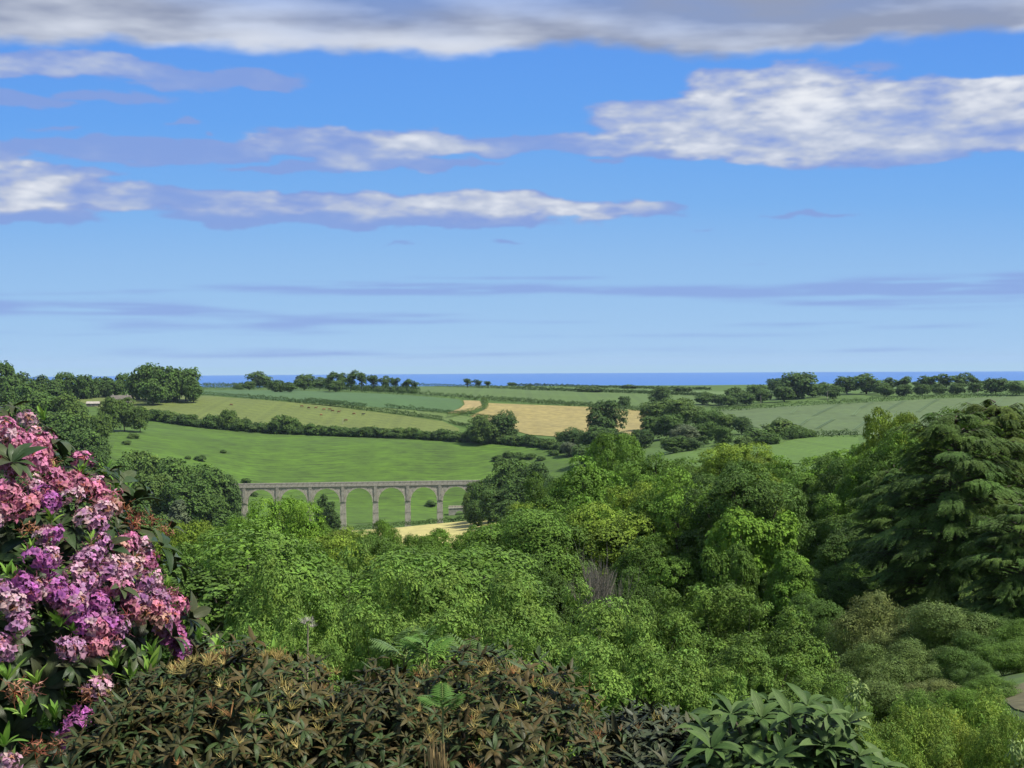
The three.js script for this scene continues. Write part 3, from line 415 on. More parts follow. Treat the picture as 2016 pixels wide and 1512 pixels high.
far([[387, 973, 34, 0, 'farToneSoft'], [310, 1010, 60, 560, 'farToneSoft'], [335, 1020, 60, 540, 'farToneSoft'], [440, 1010, 60, 570, 'farTone']], 'bush', 'scrub_bush', 'soft green bush below the wood beside the viaduct', 'bush', 'bushes below the viaduct wood');
far([[165, 846, 100, 760, 'farTone'], [110, 812, 110, 800, 'farTone'], [20, 795, 90, 780, 'farToneSoft'], [75, 775, 110, 880, 'farTone'], [135, 777, 80, 880, 'farToneSoft'], [60, 850, 130, 700, 'farTone'], [185, 880, 70, 700, 'farToneDark'], [10, 770, 70, 900, 'farToneDark'], [200, 815, 50, 850, 'farToneSoft'], [130, 905, 90, 660, 'farToneDark'], [40, 890, 120, 650, 'farTone'], [215, 782, 46, 940, 'farToneSoft'], [245, 783, 50, 950, 'farToneSoft'], [275, 800, 40, 950, 'farToneSoft'], [90, 930, 110, 600, 'farTone'], [170, 925, 100, 610, 'farToneSoft'], [205, 955, 90, 560, 'farTone'], [20, 940, 120, 570, 'farToneDark'], [130, 970, 110, 540, 'farTone'], [255, 985, 90, 540, 'farTone'], [60, 985, 120, 520, 'farToneSoft'], [200, 1010, 110, 490, 'farTone'], [290, 1030, 90, 470, 'farToneSoft'], [120, 1030, 120, 470, 'farTone']], 'distant', 'hillside_tree', 'green tree on the wooded slope below the farmhouse', 'tree', 'trees on the wooded slope');
far([[10, 712, 60, 1180, 'farToneRidge'], [45, 733, 70, 1150, 'farTone'], [85, 738, 60, 1200, 'farToneRidge'], [125, 733, 50, 1230, 'farTone'], [165, 738, 46, 1230, 'farTone'], [205, 742, 50, 1290, 'farToneRidge'], [285, 716, 66, 1210, 'farTone'], [330, 722, 70, 1190, 'farTone'], [365, 724, 70, 1200, 'farTone'], [240, 735, 40, 1290, 'farTone'], [380, 742, 40, 1180, 'farTone'], [300, 745, 60, 1160, 'farTone'], [20, 740, 70, 1100, 'farToneRidge'], [65, 750, 70, 1080, 'farTone'], [105, 748, 50, 1180, 'farToneRidge'], [145, 746, 50, 1230, 'farToneRidge'], [182, 748, 40, 1260, 'farToneRidge'], [225, 748, 40, 1270, 'farToneRidge'], [270, 740, 50, 1220, 'farTone']], 'farTree', 'ridge_tree', 'dark rounded tree on the ridge around the farmhouse', 'tree', 'ridge trees by the farmhouse');
far([[510, 731, 54, 1400, 'farToneRidge'], [545, 748, 40, 1420, 'farToneRidge'], [598, 737, 52, 1430, 'farToneRidge'], [630, 742, 40, 1440, 'farToneRidge'], [490, 750, 30, 1400, 'farToneRidge'], [570, 752, 34, 1420, 'farToneRidge'], [660, 748, 40, 1420, 'farToneRidge']], 'farTree', 'skyline_tree', 'dark tree in the skyline belt before the sea', 'tree', 'skyline tree belt', { rise: .6, foot: 1050 });
far([[648, 732, 28, 1440, 'farToneRidge'], [668, 733, 28, 1440, 'farToneRidge'], [690, 729, 34, 1430, 'farToneRidge'], [712, 733, 30, 1440, 'farToneRidge'], [735, 738, 28, 1440, 'farToneRidge'], [757, 740, 26, 1440, 'farToneRidge'], [778, 743, 24, 1440, 'farToneRidge'], [800, 746, 26, 1440, 'farToneRidge'], [816, 749, 20, 1440, 'farToneRidge'], [1752, 743, 34, 1400, 'farToneRidge'], [1778, 741, 40, 1400, 'farToneRidge'], [1808, 748, 26, 1400, 'farToneRidge'], [1832, 739, 44, 1400, 'farToneRidge'], [1862, 736, 40, 1400, 'farToneRidge'], [1890, 734, 46, 1400, 'farToneRidge'], [1920, 740, 34, 1400, 'farToneRidge'], [920, 745, 22, 1650, 'farToneRidge'], [942, 747, 20, 1650, 'farToneRidge'], [960, 750, 18, 1650, 'farToneRidge']], 'openTree', 'open_crowned_tree', 'open-crowned tree on the skyline with sea showing between its branches', 'tree', 'open-crowned skyline trees');
far([[1388, 771, 42, 1230, 'farTone'], [1415, 776, 36, 1230, 'farToneRidge'], [1450, 762, 54, 1300, 'farToneRidge'], [1490, 757, 50, 1330, 'farTone'], [1528, 745, 44, 1350, 'farToneRidge'], [1572, 733, 84, 1350, 'farToneRidge'], [1620, 752, 44, 1360, 'farToneRidge'], [1668, 741, 56, 1370, 'farToneRidge'], [1705, 735, 66, 1370, 'farTone'], [1735, 753, 40, 1380, 'farToneRidge'], [1960, 744, 54, 1400, 'farToneRidge'], [2000, 750, 46, 1400, 'farToneRidge'], [1640, 758, 44, 1340, 'farToneRidge'], [1545, 760, 50, 1320, 'farToneRidge'], [1600, 755, 44, 1, 'farToneRidge'], [1745, 757, 38, 1, 'farToneRidge'], [1780, 757, 36, 1, 'farToneRidge'], [1815, 757, 36, 1, 'farToneRidge'], [1850, 755, 36, 1, 'farToneRidge'], [1885, 754, 36, 1, 'farToneRidge'], [1920, 753, 36, 1, 'farToneRidge'], [1500, 768, 40, 1, 'farToneRidge'], [1470, 773, 40, 1, 'farToneRidge'], [1435, 778, 36, 1, 'farToneRidge']], 'farTree', 'belt_tree', 'dark tree in the belt above the tramlined crop', 'tree', 'tree belt above the crop', { rise: .62, foot: 900 });
far([[1192, 789, 84, 940, 'farToneDark']], 'distant', 'lone_tree', 'lone dark round tree standing in the golden corn field', 'tree');
far([[1229, 780, 30, 1230, 'farToneDark']], 'farTree', 'small_hedge_tree', 'small dark tree in the hedge above the golden corn', 'tree');
far([[1302, 763, 52, 1120, 'farToneDark'], [1295, 785, 76, 1050, 'farToneSoft'], [1340, 785, 80, 1050, 'farToneSoft'], [1285, 820, 60, 960, 'farTone'], [1345, 836, 62, 850, 'grey'], [1320, 815, 60, 960, 'farTone'], [1400, 808, 60, 950, 'farTone'], [1385, 830, 56, 880, 'farTone'], [1430, 815, 50, 980, 'farToneSoft'], [1460, 820, 44, 0, 'farToneDark'], [1265, 845, 50, 900, 'farToneDark'], [1370, 800, 50, 1020, 'farToneSoft'], [1325, 858, 56, 800, 'farTone'], [1420, 838, 50, 0, 'farTone'], [1360, 862, 50, 0, 'farToneDark']], 'distant', 'thicket_tree', 'tree in the dark thicket filling the side valley', 'tree', 'thicket in the side valley', { rise: .8, foot: 690 });
far([[1535, 822, 80, 0, 'farToneSoft'], [1490, 843, 60, 0, 'farTone'], [1515, 850, 50, 0, 'farTone'], [1570, 838, 50, 0, 'farTone'], [1465, 858, 44, 0, 'farToneSoft'], [1595, 845, 30, 0, 'farToneSoft']], 'bush', 'slope_bush', 'bluish bush on the slope below the tramlined crop', 'bush', 'bushes below the tramlined crop', { rise: .5, foot: 640 });
far([[1130, 842, 54, 840, 'farToneDark'], [1160, 848, 50, 800, 'farTone'], [1185, 838, 60, 850, 'farTone'], [1220, 850, 50, 830, 'farToneDark'], [1150, 875, 60, 700, 'farTone'], [1120, 870, 40, 760, 'grey'], [1105, 850, 30, 860, 'farToneSoft'], [1200, 870, 60, 700, 'farTone'], [1240, 860, 40, 800, 'farToneSoft']], 'distant', 'valley_head_tree', 'bluish tree where the hedgerow meets the side valley', 'tree', 'trees at the hedgerow end', { rise: .7, foot: 640 });
far([[960, 938, 70, 600, 'farTone'], [1005, 905, 90, 600, 'farTone'], [1055, 912, 70, 590, 'farToneDark'], [1030, 940, 90, 560, 'farTone'], [980, 960, 80, 570, 'farTone'], [930, 968, 40, 620, 'farToneSoft'], [1075, 945, 60, 560, 'farToneDark'], [940, 985, 50, 590, 'farTone'], [1000, 985, 70, 540, 'farTone']], 'distant', 'abutment_tree', 'bluish dark tree covering the far abutment of the viaduct', 'tree', 'trees at the viaduct abutment');
far([[945, 945, 64, 660, 'farTone'], [928, 975, 40, 650, 'farToneSoft'], [965, 955, 70, 630, 'farTone']], 'distant', 'abutment_tree', 'tree hiding the last visible arch of the viaduct', 'tree', 'trees hiding the last arch');
far([[634, 974, 30, 640, 'farToneDark'], [650, 988, 34, 630, 'farToneDark'], [660, 1008, 26, 628, 'farToneDark']], 'cone', 'dark_evergreen', 'dark evergreen standing against the viaduct arches', 'tree', 'evergreens by the arches');
far([[848, 985, 24, 0, 'farToneDark'], [500, 968, 18, 0, 'farTone'], [485, 940, 22, 0, 'farTone']], 'bush', 'pasture_bush', 'small dark bush on the pasture behind the arches', 'bush', 'bushes behind the arches');
far([[980, 895, 26, 0, 'farTone'], [1000, 888, 26, 0, 'farTone'], [1022, 890, 30, 0, 'farTone'], [1045, 892, 24, 0, 'farTone'], [1065, 897, 20, 0, 'farTone'], [1010, 900, 26, 0, 'farTone'], [395, 895, 26, 0, 'farTone'], [370, 897, 14, 0, 'farTone'], [440, 885, 14, 0, 'farTone'], [1090, 885, 24, 0, 'farTone'], [262, 852, 24, 0, 'farToneSoft'], [250, 866, 20, 0, 'farToneSoft']], 'bush', 'gorse_clump', 'low dark gorse clump on the steep bright pasture', 'bush', 'gorse clumps on the pasture');
// the hedgerow between hillside pasture and cattle pasture
{
  const R = rng(909), line = [[232, 812], [300, 826], [380, 838], [460, 846], [560, 853], [680, 858], [800, 862], [900, 868], [1000, 873], [1075, 880], [1110, 893]];
  const tall = { 420: 28, 450: 38, 480: 26, 560: 40, 570: 36, 605: 22, 945: 36, 1040: 22, 1080: 20 };
  for (let x = 236; x < 1112; x += 8 + 7 * R()) {
    let i = 0; while (i < line.length - 2 && x > line[i + 1][0]) i++;
    const y = lerp(line[i][1], line[i + 1][1], (x - line[i][0]) / (line[i + 1][0] - line[i][0])), d = -onGround(x, y, 820).z;
    let up = 14 + 9 * R(); for (const k in tall) if (Math.abs(x - k) < 13) up = Math.max(up, +tall[k] * (0.85 + .2 * R()));
    tree('bush', Math.floor(R() * 3), ['farTone', 'farToneDark', 'farTone', 'farToneSoft'][Math.floor(R() * 4)], 'hedgerow_bush', 'dark bush in the thick hedgerow across the hillside', 'bush', 'bushes of the thick hedgerow', x, y - up, 28 + 14 * R(), d);
  }
  tree('distant', 1, 'farToneDark', 'hedgerow_tree', 'round dark tree standing tall in the thick hedgerow', 'tree', null, 992, 809, 66, 960);
  tree('distant', 2, 'farToneSoft', 'hedgerow_tree', 'paler olive tree in the hedgerow beside the round dark tree', 'tree', null, 948, 818, 60, 950);
}

far([[470, 755, 26, 1, 'farToneRidge'], [528, 752, 24, 1, 'farToneRidge'], [618, 752, 26, 1, 'farToneRidge'], [650, 755, 26, 1, 'farToneRidge'], [676, 756, 24, 1, 'farToneRidge'], [700, 757, 24, 1, 'farToneRidge'], [724, 758, 24, 1, 'farToneRidge'], [748, 760, 24, 1, 'farToneRidge'], [770, 761, 24, 1, 'farToneRidge'], [793, 763, 22, 1, 'farToneRidge'], [812, 764, 22, 1, 'farToneRidge']], 'bush', 'skyline_bush', 'low bush filling the gaps under the skyline trees', 'bush', 'bushes under the skyline trees', { rise: .45, foot: 1100 });
// trimmed field hedges
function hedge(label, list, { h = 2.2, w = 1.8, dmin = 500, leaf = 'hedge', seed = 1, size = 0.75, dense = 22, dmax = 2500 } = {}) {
  h *= 1.8; w *= 1.3;
  const R = rng(seed * 131 + 7), pts = list.map(([x, y]) => onGround(x, y, dmin, dmax)), cv = new THREE.CatmullRomCurve3(pts, false, 'centripetal'), len = cv.getLength(), L = new Leaves(), n = Math.round(len * dense), base = pts[0].clone(), p = V(0, 0, 0), q = V(0, 0, 0), nr = V(0, 0, 0), ax = V(0, 0, 0);
  cv.arcLengthDivisions = 400;
  for (let i = 0; i < n; i++) {
    const t = R(); cv.getPoint(t, p); cv.getTangent(t, q); const a = R() * Math.PI, bump = 0.8 + 0.35 * noise(t * len / 6, seed) + 0.2 * noise(t * len / 25, seed + 5), ca = Math.cos(a), sa = Math.sin(a), k = 0.75 + 0.3 * R();
    const x = p.x - q.z * ca * w / 2 * k * bump, z = p.z + q.x * ca * w / 2 * k * bump, y = groundY(x, z) + Math.pow(sa, 0.6) * h * bump * k;
    nr.set(-q.z * ca + (R() - .5), sa + (R() - .5), q.x * ca + (R() - .5)).normalize(); dirOf(R, ax); ax.addScaledVector(nr, -ax.dot(nr)).normalize();
    const s = size * (0.6 + 0.8 * R()); L.add(V(x - base.x, y - base.y, z - base.z), ax, nr, s, s * 0.75, 0.15, 0.75 + 0.5 * R(), (R() - .45) * 0.15);
  }
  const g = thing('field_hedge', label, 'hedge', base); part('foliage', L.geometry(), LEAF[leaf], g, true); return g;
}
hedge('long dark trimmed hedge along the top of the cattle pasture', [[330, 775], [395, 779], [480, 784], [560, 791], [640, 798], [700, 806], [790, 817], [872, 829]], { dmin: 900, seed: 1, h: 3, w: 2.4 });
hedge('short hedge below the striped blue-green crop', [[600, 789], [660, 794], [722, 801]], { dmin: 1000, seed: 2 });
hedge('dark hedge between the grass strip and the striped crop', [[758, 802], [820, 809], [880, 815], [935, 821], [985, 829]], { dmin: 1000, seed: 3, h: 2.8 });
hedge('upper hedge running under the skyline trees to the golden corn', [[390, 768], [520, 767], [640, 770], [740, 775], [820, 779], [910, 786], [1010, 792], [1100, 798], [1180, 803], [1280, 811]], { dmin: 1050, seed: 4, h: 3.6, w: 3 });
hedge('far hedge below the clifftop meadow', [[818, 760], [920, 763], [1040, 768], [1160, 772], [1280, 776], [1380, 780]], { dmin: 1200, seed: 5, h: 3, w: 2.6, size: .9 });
hedge('rounded green hedge curling between the two corn patches', [[880, 824], [915, 816], [944, 810], [957, 803], [955, 795], [950, 790]], { dmin: 950, seed: 6, h: 3.2, w: 4, leaf: 'farToneSoft' });
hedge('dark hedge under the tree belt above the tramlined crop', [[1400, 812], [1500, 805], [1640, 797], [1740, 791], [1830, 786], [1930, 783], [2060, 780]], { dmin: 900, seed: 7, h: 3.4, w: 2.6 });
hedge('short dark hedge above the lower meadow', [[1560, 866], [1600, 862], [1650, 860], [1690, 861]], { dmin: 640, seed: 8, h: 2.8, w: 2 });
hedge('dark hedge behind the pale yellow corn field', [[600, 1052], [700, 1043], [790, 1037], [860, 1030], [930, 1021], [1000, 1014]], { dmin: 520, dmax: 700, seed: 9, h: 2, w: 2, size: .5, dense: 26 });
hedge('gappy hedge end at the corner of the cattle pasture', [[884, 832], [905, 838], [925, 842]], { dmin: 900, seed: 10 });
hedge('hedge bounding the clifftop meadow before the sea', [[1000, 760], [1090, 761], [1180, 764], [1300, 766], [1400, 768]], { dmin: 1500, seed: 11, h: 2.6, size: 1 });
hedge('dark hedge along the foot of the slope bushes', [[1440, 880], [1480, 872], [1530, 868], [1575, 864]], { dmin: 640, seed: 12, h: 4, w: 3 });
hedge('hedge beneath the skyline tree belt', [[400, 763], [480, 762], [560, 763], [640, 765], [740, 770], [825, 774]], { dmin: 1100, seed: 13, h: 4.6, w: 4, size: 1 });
far([[1240, 757, 40, 0, 'farToneRidge'], [1305, 761, 40, 0, 'farToneRidge'], [1345, 761, 50, 0, 'farToneRidge'], [1008, 752, 22, 0, 'farToneRidge'], [1040, 757, 16, 0, 'farToneRidge'], [1380, 762, 20, 0, 'farToneRidge'], [1160, 760, 60, 0, 'farToneRidge']], 'bush', 'clifftop_bush', 'low dark bush on the clifftop against the sea', 'bush', 'clifftop bushes', { rise: .2, foot: 1300 });

// ───────────────────────── the viaduct ─────────────────────────
const stoneA = mat(0.6, 0.55, 0.45, { map: repeatOf(stoneGrain, 1 / 9, 1 / 9) }), stoneB = mat(0.5, 0.47, 0.39, { map: repeatOf(stoneGrain, 1 / 7, 1 / 7) }), stoneC = mat(0.62, 0.56, 0.45, { map: repeatOf(stoneGrain, 1 / 6, 1 / 6) });
const boxUV = (g) => { const p = g.attributes.position, n = g.attributes.normal, uv = new Float32Array(p.count * 2); for (let i = 0; i < p.count; i++) { const ax = Math.abs(n.getX(i)), ay = Math.abs(n.getY(i)); uv[2 * i] = ax > 0.7 ? p.getZ(i) : p.getX(i); uv[2 * i + 1] = ay > 0.7 ? p.getZ(i) : p.getY(i); } g.setAttribute('uv', new THREE.BufferAttribute(uv, 2)); return g; };
function box(w, h, d, x, y, z, taper = 0) { const g = new THREE.BoxGeometry(w, h, d); if (taper) { const p = g.attributes.position; for (let i = 0; i < p.count; i++) if (p.getY(i) < 0) { p.setX(i, p.getX(i) * (1 + taper)); p.setZ(i, p.getZ(i) * (1 + taper * .6)); } g.computeVertexNormals(); } g.translate(x, y, z); return boxUV(g); }
{
  const depth = 690, bay = 18.2, mid = P(739, 952, depth), turn = 0.1, g = thing('stone_viaduct', 'long grey stone railway viaduct with tall round arches in the valley', 'viaduct', V(mid.x, 0, mid.z), null, turn);
  const deckY = mid.y, W = 4.9, crownY = deckY - 2.6, rad = 7.35, springY = crownY - rad, piers = [];
  const atX = (x) => { const c = Math.cos(turn), s = Math.sin(turn); return V(mid.x + x * c, 0, mid.z - x * s); };
  for (let k = -5; k <= 5; k++) {
    const x = k * bay, w = atX(x), gy = groundY(w.x, w.z) - 1.5, h = springY - gy;
    const pier = part('pier', box(3.1, h, W - 0.3, x, gy + h / 2, 0, 0.16 * h / 20), stoneA, g);
    part('impost', box(3.5, 0.5, W + 0.1, x, springY + 0.1, 0), stoneC, pier);
    part('pilaster', box(1.7, deckY - springY - 0.7, W + 0.5, x, (deckY + springY) / 2 - 0.1, 0), stoneB, g);
    for (const f of [0.33, 0.66]) part('course_band', box(3.2 + 0.4 * (1 - f) * h / 20, 0.35, W - 0.1 + .3 * (1 - f), x, gy + h * f, 0), stoneB, pier);
    if (k < 5) {
      const s = new THREE.Shape(), x0 = x + (k === -5 ? -3 : 0) + 0.86, x1 = x + bay - 0.86, cx = x + bay / 2, top = deckY - 0.75;
      s.moveTo(x0, springY + 0.35); s.lineTo(cx - rad - 0.01, springY + 0.35); s.absarc(cx, springY + 0.35, rad, Math.PI, 0, true); s.lineTo(x1, springY + 0.35); s.lineTo(x1, top); s.lineTo(x0, top); s.closePath();
      const e = new THREE.ExtrudeGeometry(s, { depth: W - 0.2, bevelEnabled: false, curveSegments: 28 }); e.translate(0, 0, -(W - 0.2) / 2); part('spandrel', boxUV(e), stoneA, g);
      const r = new THREE.Shape(); r.absarc(cx, springY + 0.35, rad + 0.85, 0, Math.PI, false); r.absarc(cx, springY + 0.35, rad - 0.02, Math.PI, 0, true);
      const er = new THREE.ExtrudeGeometry(r, { depth: W + 0.1, bevelEnabled: false, curveSegments: 28 }); er.translate(0, 0, -(W + 0.1) / 2); part('arch_ring', boxUV(er), stoneC, g);
    }
  }
  const L = bay * 10 + 6;
  part('string_course', box(L, 0.35, W + 0.65, 0, deckY - 0.95, 0), stoneB, g);
  part('deck', box(L, 0.5, W + 0.3, 0, deckY - 0.5, 0), stoneB, g);
  for (const s of [-1, 1]) { const par = part('parapet', box(L, 1.0, 0.5, 0, deckY + 0.25, s * (W / 2 - 0.1)), stoneA, g); part('coping', box(L, 0.2, 0.62, 0, deckY + 0.85, s * (W / 2 - 0.1)), stoneB, par); }
  // the low stone bridge seen through the last arch
  const b = onGround(905, 1012, 640, 900), br = thing('stone_bridge', 'low grey stone bridge glimpsed through the last viaduct arch', 'bridge', b, null, 0.05), s = new THREE.Shape();
  s.moveTo(-7, -2); s.lineTo(-3, -2); s.absarc(0, -0.5, 3, Math.PI + .3, -.3, true); s.lineTo(7, -2); s.lineTo(7, 4.4); s.lineTo(-7, 4.0); s.closePath();
  const e = new THREE.ExtrudeGeometry(s, { depth: 4, bevelEnabled: false, curveSegments: 14 }); part('arch_wall', boxUV(e), stoneB, br); part('coping', box(14.6, 0.3, 0.8, 0, 4.5, 3.9), stoneC, br); part('parapet', box(14, 0.9, 0.5, 0, 4.9, 0.2), stoneC, br);
}

// ───────────────────────── farmhouse, sheds, poles, cattle ─────────────────────────
function house(name, label, px, py, depth, w, d, h, roofH, wallM, roofM, turn, wins, chim) {
  const q = P(px, py, depth), y = groundY(q.x, q.z), g = thing(name, label, name === 'farmhouse' ? 'house' : 'shed', V(q.x, y, q.z), null, turn);
  part('wall', box(w, h + 1, d, 0, h / 2 - 0.5, 0), wallM, g);
  const s = new THREE.Shape(); s.moveTo(-d / 2 - 0.4, 0); s.lineTo(d / 2 + 0.4, 0); s.lineTo(0, roofH); s.closePath();
  const e = new THREE.ExtrudeGeometry(s, { depth: w + 0.8, bevelEnabled: false }); e.rotateY(Math.PI / 2); e.translate(-w / 2 - 0.4, h + 0.01, 0); const roof = part('roof', boxUV(e), roofM, g);
  for (const x of chim) part('chimney', box(0.9, 1.9, 0.9, x, h + roofH + 0.3, 0), wallM, roof);
  for (const [x, yy, ww, hh] of wins) { const f = part('window', box(ww + 0.25, hh + 0.25, 0.12, x, yy, d / 2 + 0.03), mat(0.75, 0.74, 0.7), g); part('pane', box(ww, hh, 0.06, x, yy, d / 2 + 0.09), mat(0.03, 0.035, 0.04, { roughness: 0.15 }), f); }
  return g;
}
const slate = mat(0.24, 0.21, 0.18, { map: repeatOf(stoneGrain, 1 / 5, 1 / 5) }), cream = mat(0.55, 0.5, 0.42, { map: repeatOf(stoneGrain, 1 / 8, 1 / 8) });
house('farmhouse', 'long low farmhouse with grey-brown roof among ridge trees', 238, 766, 1175, 19, 7, 4.2, 3.6, cream, slate, -0.06, [[-7, 2.2, 1.4, 1.2], [-3, 2.2, 1.4, 1.2], [1, 2.2, 1.4, 1.2], [5, 2.2, 1.6, 1.2]], [-8, 6]);
house('barn_shed', 'small pale-roofed shed beside the farmhouse', 184, 771, 1150, 12, 6, 2.6, 2, slate, cream, 0.1, [[-2, 1.4, 1.2, .9], [2, 1.4, 1.2, .9]], []);
house('outbuilding_shed', 'grey-roofed outbuilding half hidden by trees beyond the farmhouse', 112, 763, 1190, 11, 6, 3, 2.6, cream, slate, 0.05, [[-2, 1.6, 1.2, 1], [2, 1.6, 1.2, 1]], []);
const poleWood = mat(0.34, 0.3, 0.25);
for (const [x, top, base, dmin, label] of [[302, 764, 780, 1000, 'wooden telegraph pole below the ridge trees by the farmhouse'], [545, 752, 766, 1150, 'wooden telegraph pole beside the skyline tree belt'], [1498, 779, 803, 900, 'pale wooden telegraph pole at the edge of the tramlined crop'], [1629, 770, 790, 1000, 'wooden telegraph pole against the dark tree belt'], [1925, 766, 783, 1000, 'wooden telegraph pole above the far end of the crop'], [675, 823, 836, 900, 'short wooden post standing in the cattle pasture']]) {
  const b = onGround(x, base, dmin), hgt = P(x, top, -b.z).y - b.y, g = thing('telegraph_pole', label, 'pole', b);
  part('post', new THREE.CylinderGeometry(0.14, 0.2, hgt + 0.6, 8).translate(0, hgt / 2 - 0.3, 0), poleWood, g);
  if (!/short/.test(label)) { part('crossarm', new THREE.BoxGeometry(1.8, 0.14, 0.14).translate(0, hgt - 0.5, 0.16), poleWood, g); for (const s of [-0.7, 0.7]) part('insulator', new THREE.CylinderGeometry(0.06, 0.08, 0.2, 6).translate(s, hgt - 0.33, 0.16), mat(0.6, 0.6, 0.58), g); }
}
{ // cattle: one continuous body lofted along the spine, with legs and head drawn out of it
  const lofted = (pts, rad, sides) => { const cv = new THREE.CatmullRomCurve3(pts), n = pts.length * 3, g = new THREE.TubeGeometry(cv, n, 1, sides, false), p = g.attributes.position, c = V(0, 0, 0); for (let i = 0; i <= n; i++) { cv.getPointAt(i / n, c); const f = i / n * (rad.length - 1), k = Math.min(Math.floor(f), rad.length - 2), r = lerp(rad[k], rad[k + 1], f - k); for (let j = 0; j <= sides; j++) { const q = i * (sides + 1) + j; p.setXYZ(q, c.x + (p.getX(q) - c.x) * r, c.y + (p.getY(q) - c.y) * r * 1.15, c.z + (p.getZ(q) - c.z) * r); } } g.computeVertexNormals(); return g; };
  const cow = (grazing) => { const L = [lofted([V(-1.15, 1.05, 0), V(-0.9, 1.05, 0), V(-0.3, 1.0, 0), V(0.4, 1.02, 0), V(0.85, 1.08, 0), V(1.15, grazing ? 0.85 : 1.3, 0), V(1.35, grazing ? 0.45 : 1.5, 0), V(grazing ? 1.5 : 1.65, grazing ? 0.12 : 1.38, 0)], [0.12, 0.34, 0.42, 0.4, 0.34, 0.22, 0.17, 0.1], 10)]; for (const [x, z, hind] of [[0.65, 0.2, 0], [0.72, -0.2, 0], [-0.85, 0.2, 1], [-0.78, -0.2, 1]]) L.push(lofted(hind ? [V(x, 0.95, z), V(x + 0.06, 0.62, z), V(x - 0.1, 0.38, z), V(x - 0.04, -0.05, z)] : [V(x, 0.9, z), V(x, 0.6, z), V(x + 0.02, 0.35, z), V(x, -0.05, z)], hind ? [0.2, 0.13, 0.07, 0.06] : [0.16, 0.1, 0.07, 0.06], 7)); L.push(lofted([V(-1.12, 1.3, 0), V(-1.24, 1.0, 0), V(-1.22, 0.55, 0)], [0.05, 0.035, 0.03], 5)); for (const s of [-1, 1]) L.push(lofted([V(grazing ? 1.28 : 1.38, grazing ? 0.52 : 1.58, s * 0.1), V(grazing ? 1.26 : 1.34, grazing ? 0.56 : 1.62, s * 0.28)], [0.05, 0.02], 5)); return mergeGeometries(L); };
  const bodies = [cow(true), cow(false)], coats = { brown: mat(0.13, 0.06, 0.03), black: mat(0.02, 0.018, 0.016), tan: mat(0.22, 0.11, 0.05) }, spots = [[594, 803, 0, 'brown', 0.3], [608, 806, 0, 'brown', 2.6], [622, 806, 1, 'brown', 0.5], [638, 809, 0, 'tan', 3.4], [649, 809, 0, 'brown', 0.2], [655, 812, 0, 'brown', 3.0], [667, 814, 1, 'brown', 0.1], [632, 820, 0, 'tan', 1.0], [697, 818, 0, 'tan', 2.9], [681, 831, 0, 'brown', 3.2], [715, 819, 1, 'black', 0.15], [455, 800, 0, 'brown', 0.4]];
  for (const [x, y, b, c, t] of spots) { const q = onGround(x, y, 850); q.y += 0.72; const o = shade(new THREE.Mesh(bodies[b], coats[c])); o.name = numbered('cow'); o.position.copy(q); o.rotation.y = t; scene.add(o); tag(o, { brown: 'dark brown cow grazing on the yellowish pasture', black: 'single black cow standing apart on the yellowish pasture', tan: 'light brown cow grazing on the yellowish pasture' }[c], 'cow', 'cattle on the pasture'); o.scale.setScalar(1.25); }
}

//FOREGROUND
// ───────────────────────── the garden's edge: rhododendrons, ferns, gorse ─────────────────────────
console.log('garden');
function blade({ width = 0.3, droop = 0.2, fold = 0.12, segs = 5, sharp = 0.85, curl = 0 }) {           // a leaf one unit long, along x, facing up
  const pos = [], idx = [], uv = [];
  for (let i = 0; i <= segs; i++) { const t = i / segs, w = Math.max(0.012, Math.pow(Math.sin(Math.PI * Math.pow(clamp(t, 0.02, 0.985), sharp)), 0.75)) * width / 2, y = -droop * t * t + 0.06 * Math.sin(t * 3), x = t * (1 - 0.25 * droop * t); for (const s of [-1, 0, 1]) { pos.push(x, y + (s ? fold * w * 2 - curl * w : 0), s * w); uv.push(t, s / 2 + .5); } }
  for (let i = 0; i < segs; i++) for (let j = 0; j < 2; j++) { const a = i * 3 + j, b = a + 1, c = a + 3, d = c + 1; idx.push(a, b, c, b, d, c); }
  const g = new THREE.BufferGeometry(); g.setAttribute('position', new THREE.Float32BufferAttribute(pos, 3)); g.setAttribute('uv', new THREE.Float32BufferAttribute(uv, 2)); g.setIndex(idx); g.computeVertexNormals(); return g;
}
const basis = (dir, up) => { const x = dir.clone().normalize(), z = V(0, 0, 0).crossVectors(x, up); if (z.lengthSq() < 1e-6) z.set(0, 0, 1); z.normalize(); const y = V(0, 0, 0).crossVectors(z, x); return new THREE.Matrix4().makeBasis(x, y, z); };
const around = (axis) => { const a = Math.abs(axis.y) < 0.95 ? V(0, 1, 0) : V(1, 0, 0), u = V(0, 0, 0).crossVectors(axis, a).normalize(), v = V(0, 0, 0).crossVectors(axis, u); return [u, v]; };
function whorl(R, p, axis, { n = 9, len = 0.11, spread = [0.75, 1.35], blades, mats, jitter = 0.25 }) {
  const [u, v] = around(axis), leaves = [];
  for (let i = 0; i < n; i++) {
    const a = (i + (R() - .5) * jitter * 2) / n * 6.283 * 1.0, e = lerp(spread[0], spread[1], R()), d = axis.clone().multiplyScalar(Math.cos(e)).addScaledVector(u, Math.cos(a) * Math.sin(e)).addScaledVector(v, Math.sin(a) * Math.sin(e)), up = axis.clone().add(V((R() - .5) * .5, 0.25, (R() - .5) * .5));
    const s = len * (0.7 + 0.5 * R()), m = basis(d, up).scale(V(s, s, s)); m.setPosition(p.x + d.x * s * 0.06, p.y + d.y * s * 0.06, p.z + d.z * s * 0.06);
    leaves.push({ m, g: blades[Math.floor(R() * blades.length)], mat: mats[Math.floor(R() * mats.length)] });
  }
  return leaves;
}
